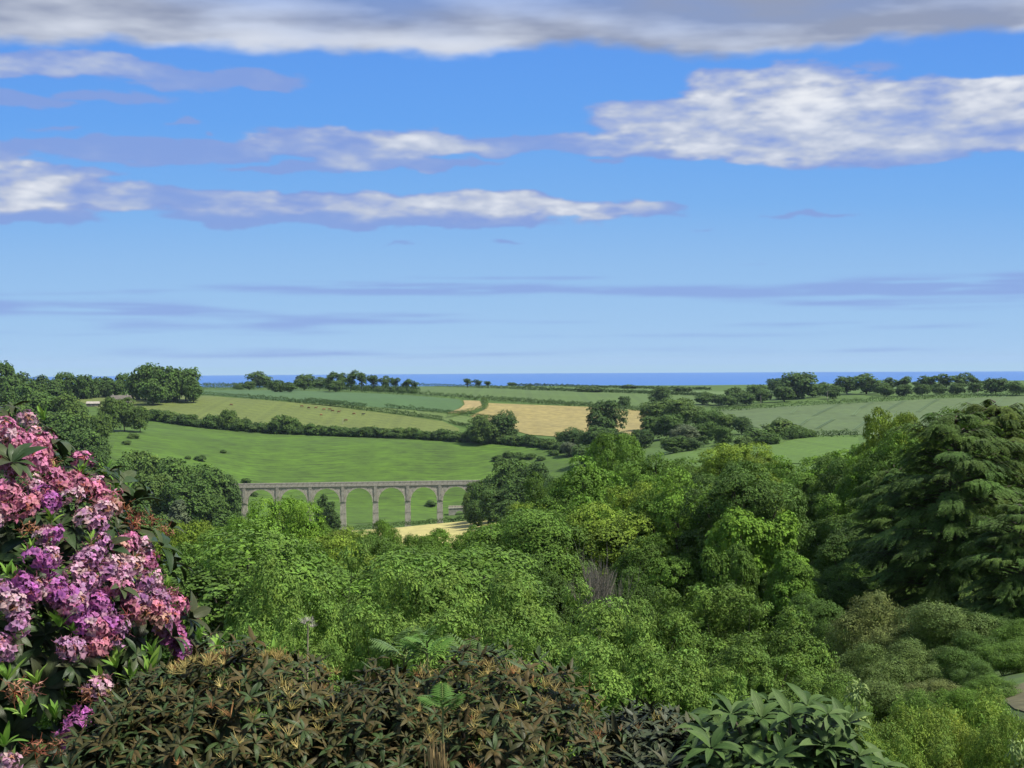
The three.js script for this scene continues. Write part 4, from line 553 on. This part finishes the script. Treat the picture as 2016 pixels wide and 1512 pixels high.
// whorls that show largest become parts with a mesh for every leaf; the others are gathered as foliage
function plant(g, whorls, most = 290) {
  const inv = new THREE.Matrix4().makeTranslation(-g.position.x, -g.position.y, -g.position.z);
  whorls.sort((a, b) => b.score - a.score);
  let used = 0; const rest = new Map();
  for (const w of whorls) {
    if (used + w.leaves.length <= most) {
      used += w.leaves.length; const grp = new THREE.Group(); grp.name = 'leaf_whorl'; grp.position.copy(w.p).sub(g.position); g.add(grp);
      for (const l of w.leaves) { const m = shade(new THREE.Mesh(l.g, l.mat)); m.name = 'leaf'; const q = l.m.clone(); q.elements[12] -= w.p.x; q.elements[13] -= w.p.y; q.elements[14] -= w.p.z; q.decompose(m.position, m.quaternion, m.scale); grp.add(m); }
    } else for (const l of w.leaves) { if (!rest.has(l.mat)) rest.set(l.mat, []); rest.get(l.mat).push(l.g.clone().applyMatrix4(l.m).applyMatrix4(inv)); }
  }
  for (const [m, list] of rest) part('foliage', mergeGeometries(list), m, g, true);
}
const inFrame = (p) => { const q = camera.worldToLocal(p.clone()), x = CX + q.x / -q.z * F, y = CY - q.y / -q.z * F; return x > -20 && x < 2040 && y < 1530 ? 1 : 0; };
class Mound {                                                            // an ellipsoid that a bush's outer leaves lie on
  constructor(cx, cy, depth, rx, ry, rz) { this.c = P(cx, cy, depth); this.r = V(rx / F * depth, ry / F * depth, rz); }
  hit(px, py, out = 1) { const o = camera.position.clone().sub(this.c).divide(this.r), d = P(px, py, 1).sub(camera.position).divide(this.r), a = d.dot(d), b = o.dot(d), c = o.dot(o) - 1, k = b * b - a * c, t = k > 0 ? (-b - Math.sqrt(k)) / a : -b / a, p = o.addScaledVector(d, t).normalize(); return { p: p.clone().multiply(this.r).multiplyScalar(out).add(this.c), n: p.clone().divide(this.r).normalize() }; }
  at(dir, out = 1) { return { p: dir.clone().multiply(this.r).multiplyScalar(out).add(this.c), n: dir.clone().divide(this.r).normalize() }; }
}
const leafGrain = (() => { const t = grain(128, (u, v) => 1.02 + 0.16 * fbm(u * 6, v * 3, 4, .6, 3) + 0.4 * Math.exp(-(((v - .5) / .035) ** 2)) - 0.07 * Math.cos((u * 9 + Math.abs(v - .5) * 6) * 6.283)); t.wrapS = t.wrapT = THREE.ClampToEdgeWrapping; return t; })();
const glossy = (r, g, b, rough = 0.42) => new THREE.MeshPhysicalMaterial({ map: leafGrain, bumpMap: leafGrain, bumpScale: 0.0015, color: new THREE.Color().setRGB(r, g, b), roughness: rough, specularIntensity: 0.35, side: THREE.DoubleSide });
const thin = (r, g, b) => new THREE.MeshPhysicalMaterial({ color: new THREE.Color().setRGB(r, g, b), roughness: 0.75, specularIntensity: 0.4, transmission: 0.3, thickness: 0, side: THREE.DoubleSide });
const B = { broad: [blade({ width: .34, droop: .2 }), blade({ width: .3, droop: .4 }), blade({ width: .36, droop: .06, fold: .2 })], slim: [blade({ width: .22, droop: .1 }), blade({ width: .2, droop: .3 }), blade({ width: .24, droop: -.1 })], small: [blade({ width: .3, droop: .35, fold: -.2 }), blade({ width: .26, droop: .12, fold: .16 }), blade({ width: .27, droop: .6, fold: -.25 }), blade({ width: .23, droop: -.15, fold: -.2 })] };
function shell(R, mound, n, opts, { out = [0.9, 1.02], lowest = -0.5, lift = 0.5, clear, bump = 0 } = {}) {
  const list = [], d = V(0, 0, 0);
  for (let i = 0; i < n; i++) {
    dirOf(R, d); if (d.y < lowest) { i--; continue; }
    const k = lerp(out[0], out[1], R()) * (1 + bump * noise(d.x * 3.1 + 5, d.z * 3.1 + d.y * 4)), s = mound.at(d, k), ax = s.n.clone().add(V((R() - .5) * .7, lift, (R() - .5) * .7)).normalize(), see = V(0, 0, 0).subVectors(camera.position, s.p).normalize().dot(s.n);
    if (see < -0.75) continue;
    list.push({ p: s.p, leaves: whorl(R, s.p, ax, { ...opts, len: opts.len * (.65 + .7 * R()), n: opts.n - 2 + Math.floor(R() * 4) }), score: inFrame(s.p) * (1.2 + see) * k * k + (k > 0.97 ? .4 : 0) * inFrame(s.p) });
  }
  return list;
}
function twigs(R, mound, n, base, r = 0.012) { const list = [], d = V(0, 0, 0); for (let i = 0; i < n; i++) { dirOf(R, d); d.y = Math.abs(d.y) * .9; const s = mound.at(d, 0.8); limb(list, base.clone().lerp(mound.c, 0.3 + 0.4 * R()), s.p, r, r * 0.4, R, 0.1, 4, 5); } return list; }

// flower heads: a dome of five-petalled florets
const petal = (wilt) => blade({ width: wilt ? .3 : .7, droop: wilt ? .75 : .4, fold: .16, segs: 3, sharp: 1.1 });
function truss(seed, florets, wilt) {
  const R = rng(seed), list = [], pe = petal(wilt), cols = [];
  const put = (geo, m, tone) => { const g = geo.clone().applyMatrix4(m), n = g.attributes.position.count, c = new Float32Array(n * 3); for (let i = 0; i < n; i++) { c[3 * i] = tone[0]; c[3 * i + 1] = tone[1]; c[3 * i + 2] = tone[2]; } g.setAttribute('color', new THREE.BufferAttribute(c, 3)); list.push(g); };
  const flop = petal(true);
  for (let f = 0; f < florets; f++) {
    if (R() < 0.12) continue;
    const y = 1 - (f + 0.5) / florets * 1.25, a = f * 2.39996 + R() * .9, s = Math.sqrt(Math.max(0, 1 - y * y)), d = V(s * Math.cos(a), y, s * Math.sin(a)).add(V((R() - .5) * .5, (R() - .5) * .5, (R() - .5) * .5)).normalize(), [u, v] = around(d), o = d.clone().multiplyScalar(0.028 + 0.028 * R()), dead = wilt || R() < 0.16, t0 = 0.62 + 0.75 * R();
    const lean = V((R() - .5) * .7, -.1 + .3 * R(), (R() - .5) * .7), n = dead ? 3 + Math.floor(R() * 3) : 5;
    for (let k = 0; k < n; k++) { const b = k / n * 6.283 + R() * .6, e = dead ? 0.25 + .9 * R() : 0.5 + 0.6 * R(), q = d.clone().add(lean).normalize().multiplyScalar(Math.cos(e)).addScaledVector(u, Math.cos(b) * Math.sin(e)).addScaledVector(v, Math.sin(b) * Math.sin(e)), z = (dead ? 0.022 : 0.027) * (0.7 + 0.55 * R()), m = basis(q, d).scale(V(z, z, z * (.8 + .4 * R()))); m.setPosition(o); const t = t0 * (0.8 + 0.4 * R()); put(dead ? flop : pe, m, dead && !wilt ? [t * .95, t * .75, t * .4] : [t, t * (0.8 + .4 * R()), t * (.85 + .3 * R())]); }
    const st = new THREE.CylinderGeometry(0.0012, 0.0018, 0.045, 4).translate(0, 0.0225, 0).applyMatrix4(new THREE.Matrix4().makeRotationFromQuaternion(new THREE.Quaternion().setFromUnitVectors(V(0, 1, 0), d))); put(st, new THREE.Matrix4(), wilt ? [.9, .6, .4] : [.6, .8, .4]);
    if (dead || R() < .6) put(new THREE.CylinderGeometry(0.0006, 0.0009, 0.036, 3).translate(0, 0.018, 0).applyMatrix4(new THREE.Matrix4().makeRotationFromQuaternion(new THREE.Quaternion().setFromUnitVectors(V(0, 1, 0), d.clone().add(V((R() - .5) * .8, 0, (R() - .5) * .8)).normalize()))), new THREE.Matrix4().setPosition(o), [1.1, .8, .7]);
  }
  return mergeGeometries(list.map((g) => { const h = g.toNonIndexed(); h.deleteAttribute('uv'); return h; }));
}
const TRUSS = [1, 2, 3, 4, 5, 6, 7].map((s) => truss(s * 17, 25 + s % 4, false)), WILTED = [1, 2, 3].map((s) => truss(s * 23, 15, true));
const bloom = (r, g, b) => new THREE.MeshPhysicalMaterial({ color: new THREE.Color().setRGB(r, g, b), vertexColors: true, roughness: 0.8, specularIntensity: 0.25, transmission: 0.3, thickness: 0, side: THREE.DoubleSide });
const BLOOM = { pink: bloom(.46, .17, .29), rose: bloom(.42, .16, .23), purple: bloom(.35, .11, .31), mauve: bloom(.38, .19, .32), pale: bloom(.48, .29, .36), peach: bloom(.43, .23, .2), spent: bloom(.33, .17, .1), russet: bloom(.27, .11, .07) };
{
  const R = rng(2024), mound = new Mound(-70, 1370, 5, 440, 545, 0.95), foot = V(mound.c.x, groundY(mound.c.x, mound.c.z), mound.c.z);
  const g = thing('pink_rhododendron', 'tall rhododendron covered in pink and purple flower heads', 'shrub', foot);
  part('stem', mergeGeometries(twigs(R, mound, 46, foot, 0.02)), barkMat, g);
  const darkLeaves = [glossy(.05, .085, .03), glossy(.035, .065, .022), glossy(.075, .1, .04), glossy(.06, .07, .03)], young = [thin(.16, .3, .04), thin(.2, .33, .05), thin(.12, .25, .03)];
  const whorls = shell(R, mound, 640, { n: 9, len: .1, spread: [.9, 1.75], blades: B.broad, mats: darkLeaves }, { out: [.8, 1.06], lowest: -.75, lift: .4, bump: .05 });
  whorls.push(...shell(R, mound, 420, { n: 9, len: .11, spread: [.6, 1.8], blades: B.broad, mats: darkLeaves }, { out: [.5, .76], lowest: -.8, lift: .3 }).map((w) => ({ ...w, score: 0 })));
  for (const [x, y, s = 1] of [[88, 812, 1], [72, 925, .8], [108, 925, .9], [205, 922, .9], [228, 948, .7], [118, 1220, .9], [290, 1316, 1.25], [320, 1330, 1.1], [262, 1330, .9], [430, 1252, 1], [75, 1335, .9], [15, 1325, .9], [8, 1455, 1], [150, 1240, .9], [345, 1190, .6], [540, 1266, .8], [395, 1236, .7], [30, 1130, .7], [250, 955, .6], [160, 920, .7], [14, 1118, .6], [100, 1015, .8], [240, 975, .7], [330, 1095, .7], [60, 1075, .7], [180, 1060, .7], [300, 1275, .9], [230, 1300, .9], [200, 1330, .8], [110, 1400, .9], [45, 1400, .9], [330, 1140, .6]]) {
    const h = mound.hit(Math.min(x, 372), y, 1.03), p = x > 372 ? P(x, y + 30, 4.6) : P(x, y + 16, -camera.worldToLocal(h.p.clone()).z), ax = V((R() - .5) * .5, 1, .3).normalize();
    whorls.push({ p, leaves: whorl(R, p, ax, { n: 8, len: .085 * s, spread: [.15, .95], blades: B.slim, mats: young }), score: 9 });
  }
  plant(g, whorls);
  const heads = 'pale 54 828,pink 9 845,pink 28 862,pale 66 856,pink 78 878,rose 28 890,pink 60 902,rose 12 915,spent 92 915,pink 104 938,rose 40 920,pink 162 908,pink 14 968,rose 30 982,purple 80 978,purple 98 990,rose 8 1008,rose 118 955,rose 155 962,pink 184 965,pale 141 976,rose 200 985,pale 203 1006,mauve 190 1034,spent 245 1002,spent 272 1012,russet 298 1024,spent 325 1048,russet 262 1032,peach 225 1000,spent 57 1045,purple 104 1056,purple 72 1098,purple 94 1112,mauve 198 1074,peach 232 1082,pale 278 1078,pink 256 1066,peach 264 1098,mauve 170 1106,pale 222 1112,mauve 240 1128,pink 290 1104,pale 152 1132,purple 42 1146,purple 108 1156,purple 134 1176,pink 128 1192,purple 150 1206,mauve 176 1150,pink 242 1160,purple 198 1190,mauve 262 1180,mauve 302 1172,mauve 285 1150,pink 348 1190,rose 372 1212,peach 278 1212,peach 312 1222,rose 250 1210,purple 218 1228,rose 188 1238,purple 172 1222,mauve 150 1166,purple 344 1250,pink 326 1240,purple 350 1278,pale 28 1190,mauve 40 1212,mauve 6 1166,pale 12 1180,mauve 132 1276,mauve 8 1282,spent 28 1362,peach 62 1356,pale 193 1354,purple 150 1430,purple 165 1412,purple 140 1452,russet 68 1478,pale 18 1502,spent 116 1470,rose 172 1508,mauve 222 1254,rose 196 1268,pink 60 1168,rose 300 1196,mauve 320 1206,rose 334 1172,mauve 204 1210,russet 350 1300,spent 176 1370,rose 66 960,rose 146 948,pink 48 870,rose 80 900,mauve 228 1142,mauve 206 1130,rose 50 1000,russet 20 905';
  const all = heads.split(','); for (const item of [...all]) { const [c, x, y] = item.split(' '); if (['purple', 'mauve', 'pink', 'rose'].includes(c) && R() < .95 && x !== '162') all.push(`${R() < .7 ? c : 'pale'} ${(+x + (R() - .55) * 46).toFixed(0)} ${(+y + (R() - .4) * 44).toFixed(0)}`); }
  for (const item of all) {
    const [c, x, y] = item.split(' '), lone = c === 'pink' && x === '162', h = mound.hit(+x, +y, 1.01 + .05 * R()), dep = lone ? 5 : -camera.worldToLocal(h.p.clone()).z, p = P(+x, +y, dep), wilt = ['spent', 'russet', 'peach', 'rose'].includes(c) && R() < (c === 'rose' || c === 'peach' ? .4 : 1);
    const m = part('flower_head', (wilt ? WILTED : TRUSS)[Math.floor(R() * (wilt ? 3 : 7))], BLOOM[c], g), ax = h.n.clone().add(V((R() - .5) * .5, .55, .45)).normalize();
    m.position.copy(p).sub(foot); m.quaternion.setFromUnitVectors(V(0, 1, 0), ax); m.rotateY(R() * 6.28); m.scale.set(...[0, 1, 2].map(() => (0.62 + .26 * R())));
  }
  // the stalk that carries the single head standing clear
  const a = P(150, 1000, 4.7), b = P(162, 915, 5), st = []; limb(st, a, b, .008, .005, R, .03, 4, 5); part('stalk', mergeGeometries(st).translate(-foot.x, -foot.y, -foot.z), barkMat, g);
  const lone = []; const lp = P(160, 930, 5); lone.push({ p: lp, leaves: whorl(R, lp, V(0, 1, .1).normalize(), { n: 7, len: .1, spread: [.9, 2.2], blades: B.broad, mats: darkLeaves }), score: 1 }); plant(g, lone, 20);
}
// spent rhododendrons: small curled dark leaves, straw-coloured remains of flower heads
function spray(seed, n, len, thick) { const R = rng(seed), list = []; for (let i = 0; i < n; i++) { const d = V((R() - .5) * 1.7, 0.35 + R(), (R() - .5) * 1.7).normalize(), l = len * (.6 + .6 * R()), tip = d.clone().multiplyScalar(l).add(V((R() - .5) * .02, (R() - .6) * .02, (R() - .5) * .02)); limb(list, V(0, 0, 0), tip, thick, thick * .35, R, .12, 3, 3); } return mergeGeometries(list); }
const SPRAYS = [spray(3, 16, .036, .001), spray(5, 20, .032, .0009), spray(8, 13, .042, .0011)], STRAW = [mat(.36, .27, .09), mat(.45, .36, .13), mat(.27, .18, .06), mat(.32, .16, .06), mat(.4, .33, .1)];
function spentBush(label, mounds, seed, n, heads, { mats, len = .047, out = [.82, 1.03], nLeaf = 10, blades = B.small, dead = 60, sparse } = {}) {
  const R = rng(seed), m0 = mounds[0], foot = V(m0.c.x, groundY(m0.c.x, m0.c.z), m0.c.z), g = thing('spent_rhododendron', label, 'shrub', foot), stems = [], whorls = [];
  for (const m of mounds) { stems.push(...twigs(R, m, 26, foot, 0.012)); whorls.push(...shell(R, m, Math.round(n / mounds.length), { n: nLeaf, len, spread: [.8, 1.7], blades, mats }, { out, lowest: -.35, lift: .7, bump: .15 }), ...shell(R, m, Math.round(n / mounds.length * .4), { n: nLeaf, len: len * 1.25, spread: [.6, 1.8], blades, mats }, { out: [.5, .78], lowest: -.4, lift: .5 }).map((w) => ({ ...w, score: 0 }))); }
  part('stem', mergeGeometries(stems), barkMat, g); g.children[0].geometry.translate(-foot.x, -foot.y, -foot.z);
  plant(g, whorls);
  for (const [x, y, m, c] of heads) { const h = mounds[m].hit(x, y, 1.02), q = P(x, y + 6, -camera.worldToLocal(h.p.clone()).z), s = part('dry_flower_head', SPRAYS[Math.floor(R() * 3)], c === undefined ? STRAW[[0, 1, 2, 4, 4, 1, 3, 0][Math.floor(R() * 8)]] : STRAW[c], g); s.position.copy(q).sub(foot); s.quaternion.setFromUnitVectors(V(0, 1, 0), V((R() - .5) * .5, 1, .35).normalize()); s.rotateY(R() * 6.28); s.scale.setScalar(.7 + .55 * R()); }
  return g;
}
const spentLeaves = [glossy(.046, .05, .016, .46), glossy(.06, .06, .018, .5), glossy(.09, .07, .022, .5), glossy(.1, .072, .024, .55), glossy(.045, .075, .024, .44), glossy(.06, .1, .03, .48), glossy(.06, .09, .03, .42), glossy(.1, .085, .03, .55)];
const alongTop = (pts, n, seed, m, depthY = 26) => { const R = rng(seed), out = []; for (let i = 0; i < n; i++) { const x = lerp(pts[0][0], pts[pts.length - 1][0], R()); out.push([x, curve(pts, x) + depthY * R() * R(), m]); } return out; };
const overSurface = (n, seed, x0, x1) => { const R = rng(seed), out = []; for (let i = 0; i < n; i++) out.push([lerp(x0, x1, R()), 1345 + 150 * R() ** 1.6]); return out; };
spentBush('brown-leaved rhododendron with straw-coloured dry flower heads beside the pink one', [new Mound(455, 1560, 4, 280, 275, .62), new Mound(300, 1600, 3.9, 180, 250, .5)], 31, 1700,
  [...alongTop([[330, 1312], [400, 1290], [500, 1282], [600, 1292], [665, 1320]], 64, 5, 0), ...[[545, 1350], [610, 1355], [640, 1365], [485, 1390], [500, 1405], [570, 1370], [660, 1390], [545, 1490], [360, 1320], [215, 1360], [230, 1370], [640, 1350], [625, 1380], [350, 1500], ...overSurface(40, 3, 230, 680)].map(([x, y]) => [x, y, 0])], { mats: spentLeaves });
spentBush('dark brown-leaved rhododendron with rusty dry heads under the ferns', [new Mound(960, 1585, 4.1, 270, 280, .62), new Mound(760, 1590, 4.05, 170, 252, .55)], 37, 1700,
  [...alongTop([[690, 1342], [760, 1330], [860, 1318], [960, 1305], [1080, 1340], [1180, 1395]], 56, 9, 0), ...[[985, 1395], [995, 1400], [930, 1410], [845, 1455], [850, 1460], [735, 1470], [1175, 1440, 3], [1180, 1450, 3], [825, 1335, 3], [830, 1332, 3], [930, 1510, 3], ...overSurface(36, 4, 720, 1180)].map(([x, y, c]) => [x, y, 0, c])], { mats: spentLeaves });
spentBush('low grey-leaved rhododendron between the brown bush and the large-leaved one', [new Mound(1290, 1590, 4.3, 150, 175, .5)], 41, 420, alongTop([[1210, 1430], [1290, 1418], [1370, 1440]], 8, 3, 0), { mats: [glossy(.07, .09, .05, .46), glossy(.055, .075, .035, .46), glossy(.085, .09, .045, .5)], blades: B.slim, len: .07, nLeaf: 11 });
{ // the large-leaved one
  const R = rng(77), mound = new Mound(1545, 1610, 3.9, 215, 225, .6), foot = V(mound.c.x, groundY(mound.c.x, mound.c.z), mound.c.z), g = thing('large_leaved_rhododendron', 'rhododendron with large smooth grey-green leaves and no flowers', 'shrub', foot), mats = [glossy(.085, .15, .035, .62), glossy(.07, .13, .03, .6), glossy(.11, .175, .05, .62), glossy(.05, .1, .022, .6)];
  part('stem', mergeGeometries(twigs(R, mound, 26, foot, .012)).translate(-foot.x, -foot.y, -foot.z), barkMat, g);
  const ws = shell(R, mound, 260, { n: 8, len: .08, spread: [.85, 1.65], blades: B.broad, mats }, { out: [.72, 1], lowest: -.3, lift: .8 });
  for (const [x, y] of [[1664, 1412], [1590, 1376], [1630, 1392], [1500, 1400], [1440, 1392], [1385, 1420], [1560, 1430], [1610, 1450], [1690, 1475], [1480, 1450], [1540, 1482], [1400, 1460], [1640, 1500], [1740, 1492], [1460, 1500], [1555, 1395]]) { const p = P(x, y + 14, 3.6 + .2 * R()); ws.push({ p, leaves: whorl(R, p, V((R() - .5) * .5, 1, .35).normalize(), { n: 9, len: .085, spread: [.9, 1.75], blades: B.broad, mats }), score: 8 }); const tw = []; limb(tw, p.clone().lerp(mound.c, .6), p, .007, .004, R, .05, 3, 5); part('stem', mergeGeometries(tw).translate(-foot.x, -foot.y, -foot.z), barkMat, g); }
  plant(g, ws);
}
function frond(R, len, pairs, pin, bendAmt) {                              // one fern frond, along x, arching
  const list = [], stem = [], at = (t) => V(t * len * (1 - .15 * bendAmt * t), len * (.5 * t - bendAmt * t * t), 0); limb(stem, at(0), at(1), .004, .001, R, 0, 6, 4);
  const bl = blade({ width: .13, droop: .25, segs: 3 }); for (let i = 2; i < pairs; i++) { const t = i / pairs, p = at(t), l = pin * Math.pow(Math.sin(Math.PI * Math.pow(t, .75)), .9) * (.9 + .2 * R()) + .01; for (const s of [-1, 1]) { const d = V(.45, .05, s), m = basis(d, V(0, 1, 0)).scale(V(l, l, l)); m.setPosition(p); list.push(bl.clone().applyMatrix4(m)); } }
  return { blade: mergeGeometries(list), stem: mergeGeometries(stem) };
}
for (const [x, y, foot, d, n, len, leaf, label] of [[842, 1240, 1330, 4.3, 6, .13, thin(.085, .19, .025), 'bright green fern standing upright on a thin stalk above the brown bush'], [872, 1372, 1420, 3.45, 5, .085, thin(.07, .16, .022), 'small green fern poking through the dark brown leaves'], [795, 1262, 1330, 4.9, 6, .2, thin(.08, .15, .035), 'pale bluish fern arching behind the bright green fern'], [935, 1290, 1350, 4.9, 6, .18, thin(.08, .14, .035), 'pale grey-green fern leaning over the brown bush top'], [450, 1290, 1330, 4.7, 4, .12, thin(.16, .3, .04), 'yellow-green fern tuft behind the straw-coloured heads']]) {
  const R = rng(x), p = P(x, foot, d), gy = groundY(p.x, p.z), g = thing('fern', label, 'fern', V(p.x, gy, p.z)), st = []; limb(st, V(0, 0, 0), V(0, p.y - gy + (foot - y) / F * d * .5, 0), .006, .003, R, .02, 5, 5); part('stalk', mergeGeometries(st), mat(.12, .14, .05), g);
  for (let i = 0; i < n; i++) { const f = frond(R, len * (.8 + .4 * R()), 15, len * .4, .3 + .3 * R()), grp = new THREE.Group(); grp.name = 'frond'; g.add(grp); grp.position.y = p.y - gy + (foot - y) / F * d * (.3 + .5 * i / n); grp.rotation.set(0, i / n * 6.28 + R(), .75 - .5 * R(), 'YXZ'); part('leaf_blade', f.blade, leaf, grp); part('midrib', f.stem, mat(.14, .17, .05), grp); }
}
{ // gorse, sprays and dry things at the garden's edge
  proto('gorse', ...[131, 132].map((s) => broadleaf({ seed: s, h: 1.6, w: 2, lobes: 40, lobeR: [.13, .26], clumps: 1900, per: 22, clumpR: .055, len: .036, wid: .011, low: 0, upness: .2, flat: 1.2, stems: 6, trunkR: .012, shell: .5, hue: .25, tone: .5 })));
  LEAF.gorse = leafMat(.15, .24, .035); LEAF.gorseYellow = leafMat(.2, .28, .04); LEAF.pale = leafMat(.22, .3, .1);
  for (const [v, leaf, x, y, w, d, label] of [[0, 'gorse', 1800, 1372, 300, 8, 'spiky green gorse bush beside the large-leaved rhododendron'], [1, 'gorse', 1925, 1352, 320, 8.6, 'tall spiky gorse bush below the bare earth path'], [0, 'gorseYellow', 1860, 1388, 280, 8.4, 'yellow-green gorse tuft in the middle of the gorse'], [1, 'gorseYellow', 1910, 1412, 240, 8.2, 'small yellow-green gorse tip above the tall gorse bush'], [1, 'gorse', 1740, 1420, 240, 7, 'low gorse bush tucked behind the large smooth leaves'], [0, 'gorse', 2000, 1392, 200, 7.6, 'gorse bush at the far end beside the pale shoot'], [0, 'gorse', 1640, 1400, 260, 9, 'gorse bush between willow scrub and large-leaved rhododendron']]) tree('gorse', v, leaf, 'gorse_bush', label, 'bush', null, x, y, w, d);
  const sapling = broadleaf({ seed: 141, h: 1.6, w: .3, lobes: 10, lobeR: [.05, .1], clumps: 60, per: 8, clumpR: .05, len: .05, wid: .024, low: .5, stems: 2, trunkR: .012 }); proto('sapling', sapling);
  for (const [leaf, x, y, w, d, label] of [['pale', 1680, 1335, 70, 8, 'thin sapling with pale cream-green leaves beside the gorse'], ['willow', 1462, 1318, 50, 7, 'thin blue-green shoot rising from the willow scrub'], ['pale', 2008, 1440, 60, 5, 'pale yellow-green shoot at the end of the gorse'], ['willow', 1400, 1375, 60, 6, 'slender sapling in front of the light willow scrub']]) tree('sapling', 0, leaf, 'sapling', label, 'sapling', null, x, y, w, d);
  const R = rng(9), q = P(606, 1228, 5.5), gy = groundY(q.x, q.z), t = thing('dry_seed_stalk', 'grey dry seed head on a thin stalk above the brown bush', 'seed head', V(q.x, gy, q.z)), st = []; limb(st, V(0, 0, 0), V(0, q.y - gy, 0), .005, .003, R, .02, 5, 5); part('stalk', mergeGeometries(st), mat(.35, .3, .2), t);
  for (let i = 0; i < 7; i++) { const h = part('seed_head', SPRAYS[i % 3], mat(.5, .46, .4), t); h.position.set((R() - .5) * .05, q.y - gy - .03 + .05 * R(), (R() - .5) * .05); h.rotation.y = R() * 6; h.scale.setScalar(.6 + .4 * R()); }
  const b = P(858, 1540, 3.4), by = groundY(b.x, b.z), top = P(858, 1448, 3.4).y - by, clump = thing('dry_bracken', 'clump of dry brown bracken stems hanging below the small fern', 'bracken', V(b.x, by, b.z));
  for (let k = 0; k < 3; k++) { const ws = []; for (let i = 0; i < 26; i++) { const a = R() * 6.28, r = .006 + .026 * R(), y0 = top * (.55 + .2 * R()); limb(ws, V(Math.cos(a) * r, k ? y0 : 0, Math.sin(a) * r), V(Math.cos(a + 1) * r * .9 + .03 * (R() - .4), top - .16 * R() * R() - r, Math.sin(a + 1) * r * .9), .0028, .0012, R, .06, 4, 4); } part('dry_stems', mergeGeometries(ws), [mat(.2, .14, .06), mat(.3, .21, .09), mat(.13, .09, .04)][k], clump); }
}
//END FOREGROUND
renderer.render(scene, camera);
